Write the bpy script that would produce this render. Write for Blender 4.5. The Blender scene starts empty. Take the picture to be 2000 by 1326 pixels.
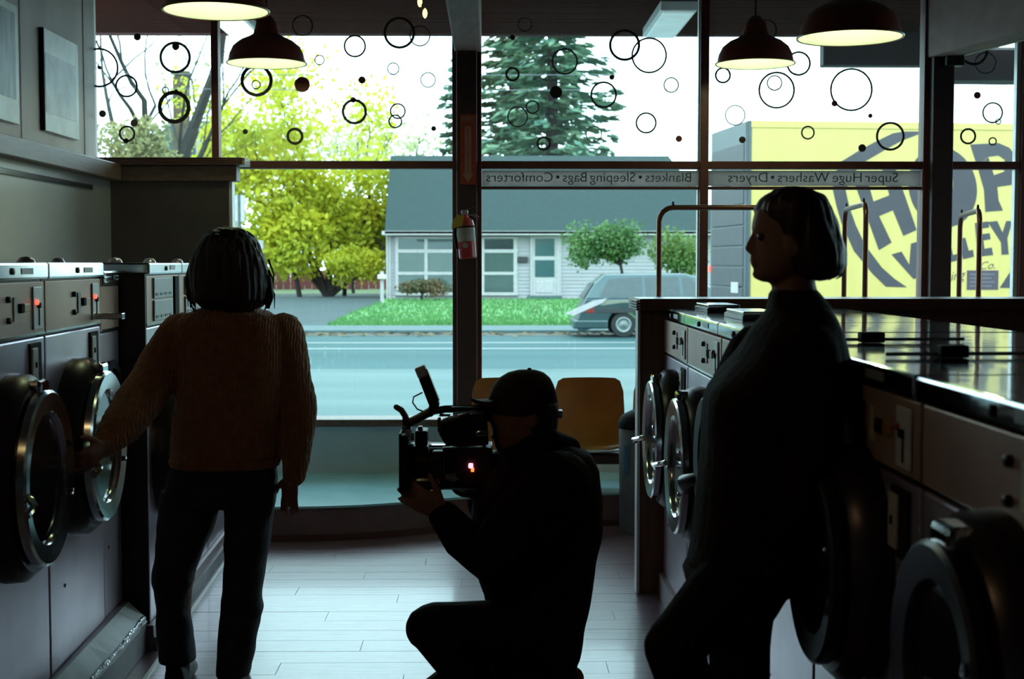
import bpy, bmesh, math, random
from mathutils import Vector, Matrix
random.seed(7)
R = math.radians
SC = bpy.context.scene
COL = SC.collection

# ------------------------------------------------------------------ camera, world, exposure
F = 2700.0                                   # focal length in pixels of the 2000 x 1326 frame
CAMZ = 1.5
PITCH = math.atan(150.0 / F)
YAW = math.atan(40.0 / F)
cd = bpy.data.cameras.new('camera'); cam = bpy.data.objects.new('camera', cd); COL.objects.link(cam)
cam.location = (0, 0, CAMZ); cam.rotation_euler = (math.pi / 2 - PITCH, 0, -YAW)
cd.sensor_width = 36; cd.lens = F * 36 / 2000; cd.clip_end = 500
cd.dof.use_dof = True; cd.dof.focus_distance = 5.6; cd.dof.aperture_fstop = 5.6
SC.camera = cam
w = bpy.data.worlds.new('overcast_sky'); SC.world = w; w.use_nodes = True
bg = w.node_tree.nodes['Background']; bg.inputs[0].default_value = (0.60, 0.92, 1.0, 1); bg.inputs[1].default_value = 4.0
SC.view_settings.view_transform = 'Standard'; SC.view_settings.look = 'None'
SC.view_settings.gamma = 1; SC.view_settings.exposure = 0.4; SC.view_settings.use_curve_mapping = False
CAMROT = cam.rotation_euler.to_matrix()

def at(px, py, Y):
    """the point of the place that stands at distance Y from the viewer and shows at pixel (px, py)"""
    d = CAMROT @ Vector(((px - 1000) / F, (663 - py) / F, -1))
    return Vector((0, 0, CAMZ)) + d * (Y / d.y)
def ax(px, Y): return at(px, 513, Y).x
def az(py, Y): return at(1000, py, Y).z

# ------------------------------------------------------------------ materials
MATS = {}
def mat(name, c, rough=0.5, metal=0.0, c2=None, nscale=8.0, bump=0.0, bscale=40.0, spec=0.5, emit=None, estr=0.0, stretch=None, detail=4, trans=0.0, sheen=0, coat=0):
    if name in MATS: return MATS[name]
    m = bpy.data.materials.new(name); m.use_nodes = True
    nt = m.node_tree; b = nt.nodes['Principled BSDF']
    b.inputs['Base Color'].default_value = (*c, 1); b.inputs['Roughness'].default_value = rough
    b.inputs['Metallic'].default_value = metal; b.inputs['Specular IOR Level'].default_value = spec
    if coat: b.inputs['Coat Weight'].default_value = coat; b.inputs['Coat Roughness'].default_value = .1
    if sheen: b.inputs['Sheen Weight'].default_value = sheen
    if emit: b.inputs['Emission Color'].default_value = (*emit, 1); b.inputs['Emission Strength'].default_value = estr
    tc = nt.nodes.new('ShaderNodeTexCoord'); mp = nt.nodes.new('ShaderNodeMapping')
    nt.links.new(tc.outputs['Object'], mp.inputs['Vector'])
    if stretch: mp.inputs['Scale'].default_value = stretch
    if c2 is None: c2 = tuple(x * 0.86 for x in c)
    n = nt.nodes.new('ShaderNodeTexNoise'); n.inputs['Scale'].default_value = nscale; n.inputs['Detail'].default_value = detail
    nt.links.new(mp.outputs[0], n.inputs['Vector'])
    rp = nt.nodes.new('ShaderNodeValToRGB'); rp.color_ramp.elements[0].position = .35; rp.color_ramp.elements[1].position = .65
    rp.color_ramp.elements[0].color = (*c2, 1); rp.color_ramp.elements[1].color = (*c, 1)
    nt.links.new(n.outputs['Fac'], rp.inputs['Fac']); nt.links.new(rp.outputs['Color'], b.inputs['Base Color'])
    if bump:
        n2 = nt.nodes.new('ShaderNodeTexNoise'); n2.inputs['Scale'].default_value = bscale; n2.inputs['Detail'].default_value = 3
        nt.links.new(mp.outputs[0], n2.inputs['Vector'])
        bp = nt.nodes.new('ShaderNodeBump'); bp.inputs['Strength'].default_value = bump; bp.inputs['Distance'].default_value = .02
        nt.links.new(n2.outputs['Fac'], bp.inputs['Height']); nt.links.new(bp.outputs[0], b.inputs['Normal'])
    if trans:
        out = nt.nodes['Material Output']; t = nt.nodes.new('ShaderNodeBsdfTranslucent'); mx = nt.nodes.new('ShaderNodeMixShader')
        nt.links.new(rp.outputs['Color'], t.inputs['Color']); mx.inputs[0].default_value = trans
        nt.links.new(b.outputs[0], mx.inputs[1]); nt.links.new(t.outputs[0], mx.inputs[2]); nt.links.new(mx.outputs[0], out.inputs['Surface'])
    MATS[name] = m
    return m

def glass(name, haze=0.0, tint=(1, 1, 1), hazecol=(.9, .95, 1), refl=1.0):
    m = bpy.data.materials.new(name); m.use_nodes = True; nt = m.node_tree; nt.nodes.remove(nt.nodes['Principled BSDF'])
    out = nt.nodes['Material Output']
    t = nt.nodes.new('ShaderNodeBsdfTransparent'); t.inputs[0].default_value = (*tint, 1)
    g = nt.nodes.new('ShaderNodeBsdfGlossy'); g.inputs['Roughness'].default_value = .01; g.inputs[0].default_value = (refl, refl, refl, 1)
    fr = nt.nodes.new('ShaderNodeFresnel'); fr.inputs['IOR'].default_value = 1.3
    mx = nt.nodes.new('ShaderNodeMixShader'); nt.links.new(fr.outputs[0], mx.inputs[0]); nt.links.new(t.outputs[0], mx.inputs[1]); nt.links.new(g.outputs[0], mx.inputs[2])
    last = mx
    if haze:
        h = nt.nodes.new('ShaderNodeBsdfTranslucent'); h.inputs[0].default_value = (*hazecol, 1)
        m2 = nt.nodes.new('ShaderNodeMixShader'); m2.inputs[0].default_value = haze
        nt.links.new(mx.outputs[0], m2.inputs[1]); nt.links.new(h.outputs[0], m2.inputs[2]); last = m2
    nt.links.new(last.outputs[0], out.inputs['Surface'])
    MATS[name] = m
    return m

def wave_mat(name, c, c2, scale, rough=.9, bump=.6, direction='X', distort=1.5, sheen=.3):
    m = mat(name, c, rough, c2=c2, nscale=30, sheen=sheen)
    nt = m.node_tree; b = nt.nodes['Principled BSDF']
    mp = [n for n in nt.nodes if n.type == 'MAPPING'][0]
    wv = nt.nodes.new('ShaderNodeTexWave'); wv.bands_direction = direction; wv.inputs['Scale'].default_value = scale; wv.inputs['Distortion'].default_value = distort
    nt.links.new(mp.outputs[0], wv.inputs['Vector'])
    bp = nt.nodes.new('ShaderNodeBump'); bp.inputs['Strength'].default_value = bump; bp.inputs['Distance'].default_value = .01
    nt.links.new(wv.outputs['Fac'], bp.inputs['Height']); nt.links.new(bp.outputs[0], b.inputs['Normal'])
    return m

# ------------------------------------------------------------------ mesh helpers
def wloc(o):
    v = Vector((0, 0, 0))
    while o: v = v + o.location; o = o.parent
    return v
class MB:
    def __init__(s): s.v = []; s.f = []
    def add(s, vs, fs):
        k = len(s.v); s.v += [Vector(v) for v in vs]; s.f += [tuple(i + k for i in f) for f in fs]; return s
    def box(s, x0, x1, y0, y1, z0, z1):
        return s.add([(x0, y0, z0), (x1, y0, z0), (x1, y1, z0), (x0, y1, z0), (x0, y0, z1), (x1, y0, z1), (x1, y1, z1), (x0, y1, z1)],
                     [(0, 3, 2, 1), (4, 5, 6, 7), (0, 1, 5, 4), (1, 2, 6, 5), (2, 3, 7, 6), (3, 0, 4, 7)])
    def cbox(s, c, d, rot=None):
        m = MB().box(-d[0] / 2, d[0] / 2, -d[1] / 2, d[1] / 2, -d[2] / 2, d[2] / 2)
        vs = [(rot @ v if rot else v) + Vector(c) for v in m.v]
        return s.add(vs, m.f)
    def rings(s, rs, cap=True, closed=False):
        n = len(rs[0]); vs = [p for r in rs for p in r]; fs = []
        for i in range(len(rs) - 1 + (1 if closed else 0)):
            a = i * n; b = ((i + 1) % len(rs)) * n
            for j in range(n):
                j2 = (j + 1) % n; fs.append((a + j, a + j2, b + j2, b + j))
        if cap and not closed:
            fs.append(tuple(reversed(range(n)))); fs.append(tuple(range((len(rs) - 1) * n, len(rs) * n)))
        return s.add(vs, fs)
    def tube(s, pts, r, n=10, cap=True, squash=1.0, up=None, round_=False):
        pts = [Vector(p) for p in pts]
        if not isinstance(r, (list, tuple)): r = [r] * len(pts)
        r = list(r)
        if round_:
            d0 = (pts[0] - pts[1]).normalized(); d1 = (pts[-1] - pts[-2]).normalized(); p0, p1, r0, r1 = pts[0], pts[-1], r[0], r[-1]
            pre = [(p0 + d0 * r0 * math.sin(a), r0 * math.cos(a)) for a in (1.45, 1.1, .6)]
            post = [(p1 + d1 * r1 * math.sin(a), r1 * math.cos(a)) for a in (.6, 1.1, 1.45)]
            pts = [q[0] for q in pre] + pts + [q[0] for q in post]; r = [q[1] for q in pre] + r + [q[1] for q in post]
        rs = []; u = None
        for i, p in enumerate(pts):
            t = (pts[min(i + 1, len(pts) - 1)] - pts[max(i - 1, 0)])
            t = t.normalized() if t.length > 1e-9 else Vector((0, 0, 1))
            if u is None:
                a = Vector(up) if up else (Vector((0, 0, 1)) if abs(t.z) < .9 else Vector((1, 0, 0)))
                u = (a - t * a.dot(t)).normalized()
            else:
                u = (u - t * u.dot(t)).normalized()
            vv = t.cross(u)
            rs.append([p + u * (r[i] * math.cos(2 * math.pi * k / n)) * squash + vv * (r[i] * math.sin(2 * math.pi * k / n)) for k in range(n)])
        return s.rings(rs, cap)
    def lathe(s, prof, n=24, c=(0, 0, 0), axis='z', cap=False, closed=False):
        c = Vector(c); rs = []
        for (r, h) in prof:
            ring = []
            for k in range(n):
                a = 2 * math.pi * k / n; x, y = r * math.cos(a), r * math.sin(a)
                ring.append(c + (Vector((x, y, h)) if axis == 'z' else Vector((x, h, -y)) if axis == 'y' else Vector((h, x, y))))
            rs.append(ring)
        return s.rings(rs, cap, closed)
    def prism(s, poly, a, b, axis='z'):
        n = len(poly)
        def P(p, h): return (p[0], p[1], h) if axis == 'z' else (p[0], h, p[1]) if axis == 'y' else (h, p[0], p[1])
        vs = [P(p, a) for p in poly] + [P(p, b) for p in poly]
        fs = [tuple(reversed(range(n))), tuple(range(n, 2 * n))] + [(i, (i + 1) % n, n + (i + 1) % n, n + i) for i in range(n)]
        return s.add(vs, fs)
    def build(s, name, m, parent=None, smooth=False, loc=None, rot=None, bev=0, world=False, seg=2):
        me = bpy.data.meshes.new(name)
        vs = s.v
        if world and parent is not None:
            o0 = wloc(parent); vs = [v - o0 for v in vs]
        if world and parent is None and loc is not None:
            vs = [v - Vector(loc) for v in vs]
        me.from_pydata([tuple(v) for v in vs], [], s.f); me.update()
        bm = bmesh.new(); bm.from_mesh(me)
        bmesh.ops.recalc_face_normals(bm, faces=bm.faces)
        if bev:
            es = [e for e in bm.edges if len(e.link_faces) == 2 and e.calc_face_angle(0) > .6]
            bmesh.ops.bevel(bm, geom=es, offset=bev, segments=seg, affect='EDGES', profile=.5, clamp_overlap=True)
        bm.to_mesh(me); bm.free()
        if smooth:
            me.polygons.foreach_set('use_smooth', [True] * len(me.polygons))
            try: me.set_sharp_from_angle(angle=R(40))
            except Exception: pass
        if isinstance(m, str): m = MATS[m]
        if m: me.materials.append(m)
        o = bpy.data.objects.new(name, me); COL.objects.link(o); o.parent = parent
        if loc is not None: o.location = loc
        if rot is not None: o.rotation_euler = rot
        return o

def tag(o, label=None, cat=None, group=None, kind=None):
    if label: o['label'] = label
    if cat: o['category'] = cat
    if group: o['group'] = group
    if kind: o['kind'] = kind
    return o
def empty(name, loc, label, cat, group=None, rz=0):
    o = bpy.data.objects.new(name, None); COL.objects.link(o); o.location = loc; o.rotation_euler = (0, 0, rz); o.empty_display_size = .1
    return tag(o, label, cat, group)
def remove_tree(o):
    for c in list(o.children): remove_tree(c)
    bpy.data.objects.remove(o)
def struct(o): return tag(o, kind='structure')
def copy_tree(o, parent=None):
    c = o.copy(); COL.objects.link(c); c.parent = parent
    for ch in [k for k in COL.objects if k.parent == o]: copy_tree(ch, c)
    return c
def bx(name, m, x0, x1, y0, y1, z0, z1, parent=None, bev=0, **k):
    return MB().box(x0, x1, y0, y1, z0, z1).build(name, m, parent, bev=bev, **k)
def text_mesh(body, size=1.0, extrude=.002, offset=0.0, shear=0.0, align='CENTER', space=1.0):
    cu = bpy.data.curves.new('t', 'FONT'); cu.body = body; cu.size = size; cu.extrude = extrude; cu.offset = offset; cu.shear = shear
    cu.align_x = align; cu.align_y = 'CENTER'; cu.space_character = space; cu.resolution_u = 3
    o = bpy.data.objects.new('t', cu); COL.objects.link(o)
    me = bpy.data.meshes.new_from_object(o.evaluated_get(bpy.context.evaluated_depsgraph_get()))
    bpy.data.objects.remove(o); bpy.data.curves.remove(cu)
    return me
def text_obj(name, body, m, parent, M4, size=1.0, extrude=.002, offset=0.0, shear=0.0, fit=None, space=1.0):
    """flat lettering; M4 maps the text plane (x right, y up, z towards the reader) to the parent's space; fit = (width, height)"""
    me = text_mesh(body, size, extrude, offset, shear, space=space)
    xs = [v.co.x for v in me.vertices]; ys = [v.co.y for v in me.vertices]
    cx, cy = (min(xs) + max(xs)) / 2, (min(ys) + max(ys)) / 2
    sx = sy = 1.0
    if fit:
        sx = fit[0] / (max(xs) - min(xs)); sy = fit[1] / (max(ys) - min(ys)) if fit[1] else sx
    for v in me.vertices: v.co = M4 @ Vector(((v.co.x - cx) * sx, (v.co.y - cy) * sy, v.co.z))
    me.materials.append(MATS[m]); me.name = name
    o = bpy.data.objects.new(name, me); COL.objects.link(o); o.parent = parent
    return o

# ------------------------------------------------------------------ palette
mat('floor_vinyl', (.30, .19, .25), .30, c2=(.10, .05, .075), nscale=5, stretch=(.8, 34, 1), bump=.10, bscale=7, detail=9, spec=.7, coat=.3)
mat('floor_base', (.12, .09, .10), .5)
mat('frame_brown', (.15, .04, .03), .5, c2=(.11, .03, .024))
mat('column_dark', (.045, .018, .018), .6)
mat('plaster_mauve', (.80, .72, .70), .75, c2=(.68, .60, .58), nscale=2.2, stretch=(1, 2, .3), bump=.05)
mat('low_wall', (.60, .68, .76), .6, c2=(.54, .61, .69), nscale=3)
mat('dark_wall', (.06, .05, .05), .8)
mat('ceiling_dark', (.09, .075, .07), .8)
mat('beam_grey', (.30, .17, .14), .7, c2=(.22, .12, .10), stretch=(4, .5, 1))
mat('wood_trim', (.17, .10, .07), .45, c2=(.12, .065, .045), nscale=5, stretch=(6, 1, 12))
mat('ledge_laminate', (.13, .06, .05), .32, c2=(.09, .04, .034), nscale=5, stretch=(1, 10, 10))
mat('panel_metal', (.44, .40, .36), .38, .45, c2=(.38, .34, .31), nscale=2, bump=.03, bscale=3)
mat('partition_dark', (.085, .058, .05), .6)
mat('platform_tile', (.42, .78, .86), .2, c2=(.36, .70, .78), nscale=5, bump=.02, bscale=6, spec=.6)
mat('curb_face', (.20, .12, .12), .6, c2=(.15, .09, .09), nscale=4)
mat('base_red', (.10, .035, .03), .5)
mat('steel', (.66, .56, .66), .30, .7, c2=(.50, .42, .50), nscale=3, bump=.03, bscale=4)
mat('steel_bright', (.80, .84, .86), .16, 1.0, c2=(.65, .68, .70), nscale=5)
mat('steel_top', (.60, .62, .66), .07, 1.0, c2=(.5, .52, .56), nscale=3, bump=.045, bscale=5)
mat('chrome', (.9, .92, .95), .06, 1.0)
mat('panel_brown', (.50, .33, .25), .42, .35, c2=(.42, .27, .21), nscale=4)
mat('dark_plastic', (.022, .018, .02), .4)
mat('black_metal', (.012, .012, .014), .35, spec=.4)
mat('black_matte', (.010, .009, .010), .8, spec=.2)
mat('drum_dark', (.02, .018, .02), .5, .5)
mat('amber', (.45, .22, .05), .3)
mat('red_lamp', (.8, .08, .05), .4, emit=(1, .1, .06), estr=1.6)
mat('pink_lamp', (.9, .3, .5), .4, emit=(1, .28, .45), estr=2.2)
mat('orange_lamp', (.9, .2, .05), .4, emit=(1, .16, .03), estr=2.0)
mat('plate_white', (.75, .77, .77), .35, .1)
mat('cream', (.55, .52, .44), .5)
glass('pane_upper', haze=.012, hazecol=(1, .97, .93)); glass('pane_lower', haze=.0)
mat('decal_dark', (.035, .025, .018), .6); mat('decal_red', (.22, .035, .02), .6); mat('decal_grey', (.10, .08, .075), .6); mat('decal_pale', (.30, .36, .36), .6)
# ------------------------------------------------------------------ the room
WY = 8.60                                    # window wall
XL = ax(190, WY)                             # left wall
XR = 8.2
ZC = 3.34                                    # ceiling
fl = struct(bx('floor', 'floor_base', XL - .02, XR, -3.5, WY, -.08, -.006))
# planks run across the room; the row depth and offsets vary a little
pw, pl = .152, 1.22
plank_me = {}
y = 3.0; row = 0
while y < 7.9:
    off = (row * .47) % pl
    x = -2.0 - off
    while x < 1.55:
        key = 'k'
        if key not in plank_me:
            o = bx('floor_plank', 'floor_vinyl', 0, pl - .0012, 0, pw - .0012, -.006, 0, fl, bev=.0006, seg=1); plank_me[key] = o.data
        else:
            o = bpy.data.objects.new('floor_plank', plank_me[key]); COL.objects.link(o); o.parent = fl
        o.location = (x, y, random.uniform(-.0004, .0004))
        x += pl
    y += pw; row += 1
o = bx('floor_plank', 'floor_vinyl', -2.2, 2.6, -3.4, 3.0, -.006, 0, fl)
# ceiling, back and side walls close the room
struct(bx('ceiling', 'ceiling_dark', XL - .1, XR, -3.5, WY + .05, ZC, ZC + .1))
struct(bx('wall_back', 'dark_wall', XL - .1, XR, -3.6, -3.5, -.08, ZC))
struct(bx('wall_right', 'dark_wall', XR, XR + .1, -3.6, WY + .05, -.5, 1.15))
struct(bx('wall_right_rear', 'dark_wall', XR, XR + .1, -3.6, 5.9, 1.15, ZC))
wsd = struct(bx('window_9', 'frame_brown', XR, XR + .1, 5.9, WY + .05, 3.05, ZC)); bx('side_pane', 'pane_lower', XR + .04, XR + .046, 5.9, WY + .05, 1.15, 3.05, wsd)
for yy in (7.25,): bx('mullion', 'frame_brown', XR, XR + .09, yy - .04, yy + .04, 1.15, 3.05, wsd, bev=.004)
wl = struct(bx('wall_left', 'plaster_mauve', XL - .1, XL, -3.6, WY + .05, -.5, ZC))
# vertical seams of the wall boards
for yy in (6.35, 7.25, 8.37): bx('wall_board_strip', 'plaster_mauve', XL, XL + .006, yy, yy + .03, 2.1, ZC, wl, bev=.002)
# lower lining of stainless sheet above the washers, with the wooden ledge on top
ZL0, ZL1 = 1.985, 2.085
XI = XL + .17                                # face of the lining
lin = struct(bx('wall_lining', 'panel_metal', XL, XI, 1.0, 8.3, 0, ZL0))
bx('highlight_strip', 'steel_bright', XI, XI + .012, 1.0, 7.9, ZL0 - .075, ZL0 - .045, lin, bev=.003)  # bright bar stands in for the highlight on the metal sheet
tr = struct(MB().box(XL, XI + .07, 1.0, 8.34, ZL0, ZL1).build('trim_1', 'wood_trim', bev=.008))
# partition in front of the window, ledge with laminated nosing
PY = 8.30; PX = ax(455, PY)
pt = struct(bx('wall_partition', 'partition_dark', XI, PX - .02, PY, PY + .09, .19, ZL0))
bx('edge_strip', 'plate_white', PX - .02, PX, PY, PY + .09, .19, ZL0, pt, bev=.003)
t2 = struct(bx('trim_2', 'wood_trim', XI, PX + .03, PY - .02, PY + .11, ZL0, 2.075, bev=.004))
for i in range(4):
    z = 2.078 + i * .0115
    bx('ledge_layer', 'ledge_laminate', XI - .1, ax(478, PY), PY - .05, PY + .14, z, z + .010, t2, bev=.003)
    bx('ledge_nosing', 'amber' if i % 2 == 0 else 'cream', ax(478, PY), ax(483, PY), PY - .05, PY + .14, z, z + .010, t2, bev=.003)
# window wall: low wall, sill, columns, bars
ZS = az(822, WY); ZT = az(318, WY)
lw = struct(bx('wall_front', 'low_wall', XL - .1, XR, WY, WY + .16, -.5, ZS - .03))
struct(bx('trim_3', 'wood_trim', XL, XR, WY - .05, WY + .18, ZS - .03, ZS + .015, bev=.006))
def X8(px): return ax(px, WY)
def post(name, x0, x1, y0, y1, m, z0=ZS, z1=ZC):
    return struct(bx(name, m, X8(x0), X8(x1), y0, y1, z0, z1, bev=.006))
c1 = post('column_1', 893, 932, WY - .10, WY + .10, 'column_dark', .19)
for a, b in ((884, 893.5), (931.5, 941)): bx('column_cheek', 'frame_brown', X8(a), X8(b), WY - .04, WY + .07, .19, ZC, c1, bev=.004)
c2 = post('column_2', 1806, 1846, WY - .12, WY + .10, 'column_dark', .19)
for a, b in ((1796, 1806.5), (1845.5, 1854)): bx('column_cheek', 'frame_brown', X8(a), X8(b), WY - .04, WY + .07, .19, ZC, c2, bev=.004)
bx('column_bracket', 'dark_plastic', X8(1822), X8(1856), WY - .2, WY - .12, az(135, WY), az(108, WY), c2, bev=.004)
struct(bx('column_3', 'column_dark', X8(2420), X8(2476), WY - .1, WY + .1, .19, ZC, bev=.006)); struct(bx('column_4', 'frame_brown', X8(2900), X8(2914), WY - .035, WY + .06, .19, ZC, bev=.004))
# roof beams running towards the viewer, resting on the columns
def beam(name, xc, hw, z0, slope):
    m = MB(); ys = [-3.4, WY - .02]
    r = [[(xc - hw, yy, z0 - slope * (WY - yy)), (xc + hw, yy, z0 - slope * (WY - yy)), (xc + hw, yy, ZC - .02), (xc - hw, yy, ZC - .02)] for yy in ys]
    return struct(m.rings([[Vector(p) for p in q] for q in r]).build(name, 'beam_grey', bev=.01))
beam('beam_1', X8(915), .083, az(104, WY), 0)
b2 = beam('beam_2', X8(1824), .075, az(112, WY), .062)
MB().rings([[Vector((X8(1848) + dx, yy, az(112, WY) - .062 * (WY - yy) + dz)) for dx, dz in ((0, 0), (.035, 0), (.035, .05), (0, .05))] for yy in (-3.4, WY - .05)]).build('beam_edge', 'wood_trim', b2)
# windows: frame bars are the window, panes and vinyl bubbles are its parts
D = {1: [('r', 193, 132, 36, 3, 'd'), ('r', 342, 112, 28, 4, 'd'), ('r', 247, 168, 20, 3, 'd'), ('r', 340, 209, 28, 6, 'd'), ('r', 248, 261, 14, 3, 'd'), ('r', 323, 176, 6, 1.4, 'g'),
         ('o', 343, 91, 7, 0, 'd'), ('o', 200, 222, 7, 0, 'd'), ('o', 262, 240, 7, 0, 'g'), ('o', 246, 275, 5, 0, 'd'), ('o', 268, 72, 7, 0, 'd'), ('o', 344, 178, 3.5, 0, 'r'), ('o', 194, 132, 3.5, 0, 'd')],
     2: [('r', 591, 50, 19, 2, 'd'), ('r', 501, 157, 28, 5, 'd'), ('r', 500, 165, 8, 1.5, 'd'), ('r', 693, 90, 20, 2.8, 'd'), ('r', 624, 117, 9, 1.2, 'p'), ('r', 768, 134, 11, 1.2, 'p'), ('r', 836, 156, 14, 1.6, 'g'),
         ('r', 780, 64, 28, 4, 'd'), ('r', 820, 70, 19, 2, 'g'), ('r', 692, 218, 22, 4, 'd'), ('r', 777, 217, 14, 2.4, 'd'), ('r', 772, 237, 12, 2.4, 'd'), ('r', 576, 266, 14, 4, 'd'),
         ('o', 590, 165, 15, 0, 'r'), ('o', 707, 156, 7, 0, 'r'), ('o', 690, 195, 5.5, 0, 'r'), ('o', 479, 257, 5, 0, 'd'), ('o', 847, 251, 5, 0, 'd')],
     3: [('r', 1001, 145, 12, 3, 'd'), ('r', 1103, 120, 24, 2.4, 'd'), ('r', 1179, 185, 24, 3, 'd'), ('r', 1040, 209, 12, 2, 'd'), ('r', 1011, 228, 19, 2, 'g'), ('r', 1062, 280, 12, 3, 'd'), ('r', 1220, 88, 28, 4, 'd'),
         ('r', 1268, 108, 33, 2.8, 'd'), ('r', 1311, 166, 14, 2, 'd'), ('r', 1262, 240, 19, 2.8, 'd'), ('r', 1160, 262, 15, 1.2, 'p'), ('r', 1025, 48, 13, 1.5, 'g'),
         ('o', 1086, 180, 12, 0, 'd'), ('o', 1195, 151, 5, 0, 'r'), ('o', 1326, 271, 6.5, 0, 'r'), ('o', 1001, 73, 5, 0, 'd')],
     4: [('r', 1412, 147, 14, 3, 'd'), ('r', 1436, 225, 19, 1.6, 'g'), ('r', 1517, 176, 34, 3, 'd'), ('r', 1513, 162, 14, 2, 'g'), ('r', 1560, 124, 22, 3, 'd'), ('r', 1496, 59, 20, 2, 'd'), ('r', 1663, 175, 40, 3, 'd'),
         ('r', 1578, 259, 12, 2.4, 'd'), ('r', 1739, 266, 26, 3.4, 'd'), ('o', 1630, 202, 6, 0, 'r'), ('o', 1700, 226, 4.5, 0, 'r'), ('o', 1684, 289, 7.5, 0, 'd'), ('o', 1450, 273, 6.5, 0, 'd')],
     5: [('r', 1902, 99, 26, 4, 'd'), ('r', 1939, 220, 19, 2.6, 'd'), ('r', 1891, 266, 14, 3, 'd'), ('r', 1939, 276, 7, 2, 'd'), ('r', 1950, 237, 5, 1.2, 'g'), ('r', 1925, 123, 20, 1.2, 'g'), ('o', 1909, 186, 7, 0, 'r')]}
DM = {'d': 'decal_dark', 'r': 'decal_red', 'g': 'decal_grey', 'p': 'decal_pale'}
BAYS = [(1, XL, X8(418)), (2, X8(432), X8(884)), (3, X8(941), X8(1364)), (4, X8(1381), X8(1796)), (5, X8(1854), X8(1984)), (6, X8(2012), X8(2420)), (7, X8(2476), X8(2900)), (8, X8(2914), XR)]
LOW = {2: (XL, X8(884)), 3: (X8(941), X8(1364)), 4: (X8(1381), X8(1796)), 5: (X8(1854), X8(1984)), 6: (X8(2012), X8(2420)), 7: (X8(2476), X8(2900)), 8: (X8(2914), XR)}
zt0, zt1 = az(330, WY), az(315, WY)
for n, x0, x1 in BAYS:
    m = MB()
    lo = LOW.get(n)
    m.box(min(x0, lo[0]) if lo else x0, x1, WY - .03, WY + .06, zt0, zt1)                  # transom
    wn = struct(m.build('window_%d' % n, 'frame_brown', bev=.004))
    if n == 1: bx('mullion', 'frame_brown', X8(418), X8(432), WY - .03, WY + .06, zt1, ZC, wn, bev=.004)
    if n == 3: bx('mullion', 'frame_brown', X8(1364), X8(1381), WY - .035, WY + .06, ZS, ZC, wn, bev=.004); bx('mullion_lit_edge', 'plate_white', X8(1361.5), X8(1364), WY + .0, WY + .05, ZS, ZC, wn)  # white edge strips paint the daylight catching the mullions
    if n == 5: bx('mullion', 'frame_brown', X8(1987), X8(2012), WY - .035, WY + .06, ZS, ZC, wn, bev=.004); bx('mullion_lit_edge', 'plate_white', X8(1979), X8(1987), WY + .0, WY + .05, ZS, ZC, wn)
    bx('upper_pane', 'pane_upper', x0, x1, WY + .004, WY + .010, zt1, ZC, wn)
    if lo:
        zz = zt0
        bx('lower_pane', 'pane_lower', lo[0], lo[1], WY + .004, WY + .010, ZS, zt0, wn)
    if n in (3, 4): bx('sign_rail', 'frame_brown', x0, x1, WY - .02, WY + .03, az(370, WY), az(364, WY), wn, bev=.003)
    for (k, px, py, r, st, c) in D.get(n, []):
        p = at(px, py, WY); rr = r * WY / F; m = MB()
        if k == 'r':
            s_ = max(2.2, st * 1.3) * WY / F
            m.lathe([(rr + s_ / 2, 0), (rr - s_ / 2, 0), (rr - s_ / 2, .0015), (rr + s_ / 2, .0015)], 32, (0, 0, 0), 'y', closed=True)
        else:
            m.lathe([(rr, 0), (rr, .0015)], 24, (0, 0, 0), 'y', cap=True)
        m.build('bubble_decal' if k == 'r' else 'dot_decal', DM[c], wn, loc=(p.x, WY + .001, p.z))
# bands with lettering that faces the street
mat('sign_band', (.50, .46, .44), .6, trans=.85); mat('letter_dark', (.045, .05, .05), .6)
for nm, x0, x1, txt, tx0, tx1, lab, sh in (('window_sign', 942, 1364, 'Blankets \u2022 Sleeping Bags \u2022 Comforters', 950, 1348, 'long pale window band with back-to-front lettering about blankets and comforters', .0),
                                      ('window_sign', 1382, 1795, 'Super Huge Washers \u2022 Dryers', 1420, 1750, 'long pale window band with back-to-front lettering about washers and dryers', .0)):
    sg = bx(nm, 'sign_band', X8(x0), X8(x1), WY - .012, WY - .006, az(363, WY), az(333, WY)); tag(sg, lab, 'sign', 'lettered bands on the shop window')
    cx = (X8(tx0) + X8(tx1)) / 2; cz = az(347, WY)
    M4 = Matrix(((-1, 0, 0, cx), (0, 0, -1, WY - .0135), (0, 1, 0, cz), (0, 0, 0, 1)))
    toks = txt.split(' '); tw = []
    for k_ in toks:
        me = text_mesh(k_); xs_ = [v.co.x for v in me.vertices]; ys_ = [v.co.y for v in me.vertices]; tw.append((max(xs_) - min(xs_), min(ys_), max(ys_)))
    gap = .24; tot = sum(q[0] for q in tw) + gap * (len(tw) - 1); k2 = (X8(tx1) - X8(tx0)) / tot; xx = 0
    for k_, q in zip(toks, tw):
        xc = cx + (tot / 2 - xx - q[0] / 2) * k2; zz = cz + ((q[1] + q[2]) / 2 - .0) * k2 * .95
        M4 = Matrix(((-1, 0, 0, xc), (0, 0, -1, WY - .0135), (0, 1, 0, zz), (0, 0, 0, 1)))
        text_obj('lettering', k_, 'letter_dark', sg, M4, fit=(q[0] * k2, (q[2] - q[1]) * k2 * .95), extrude=.0008, offset=-.004); xx += q[0] + gap
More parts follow.
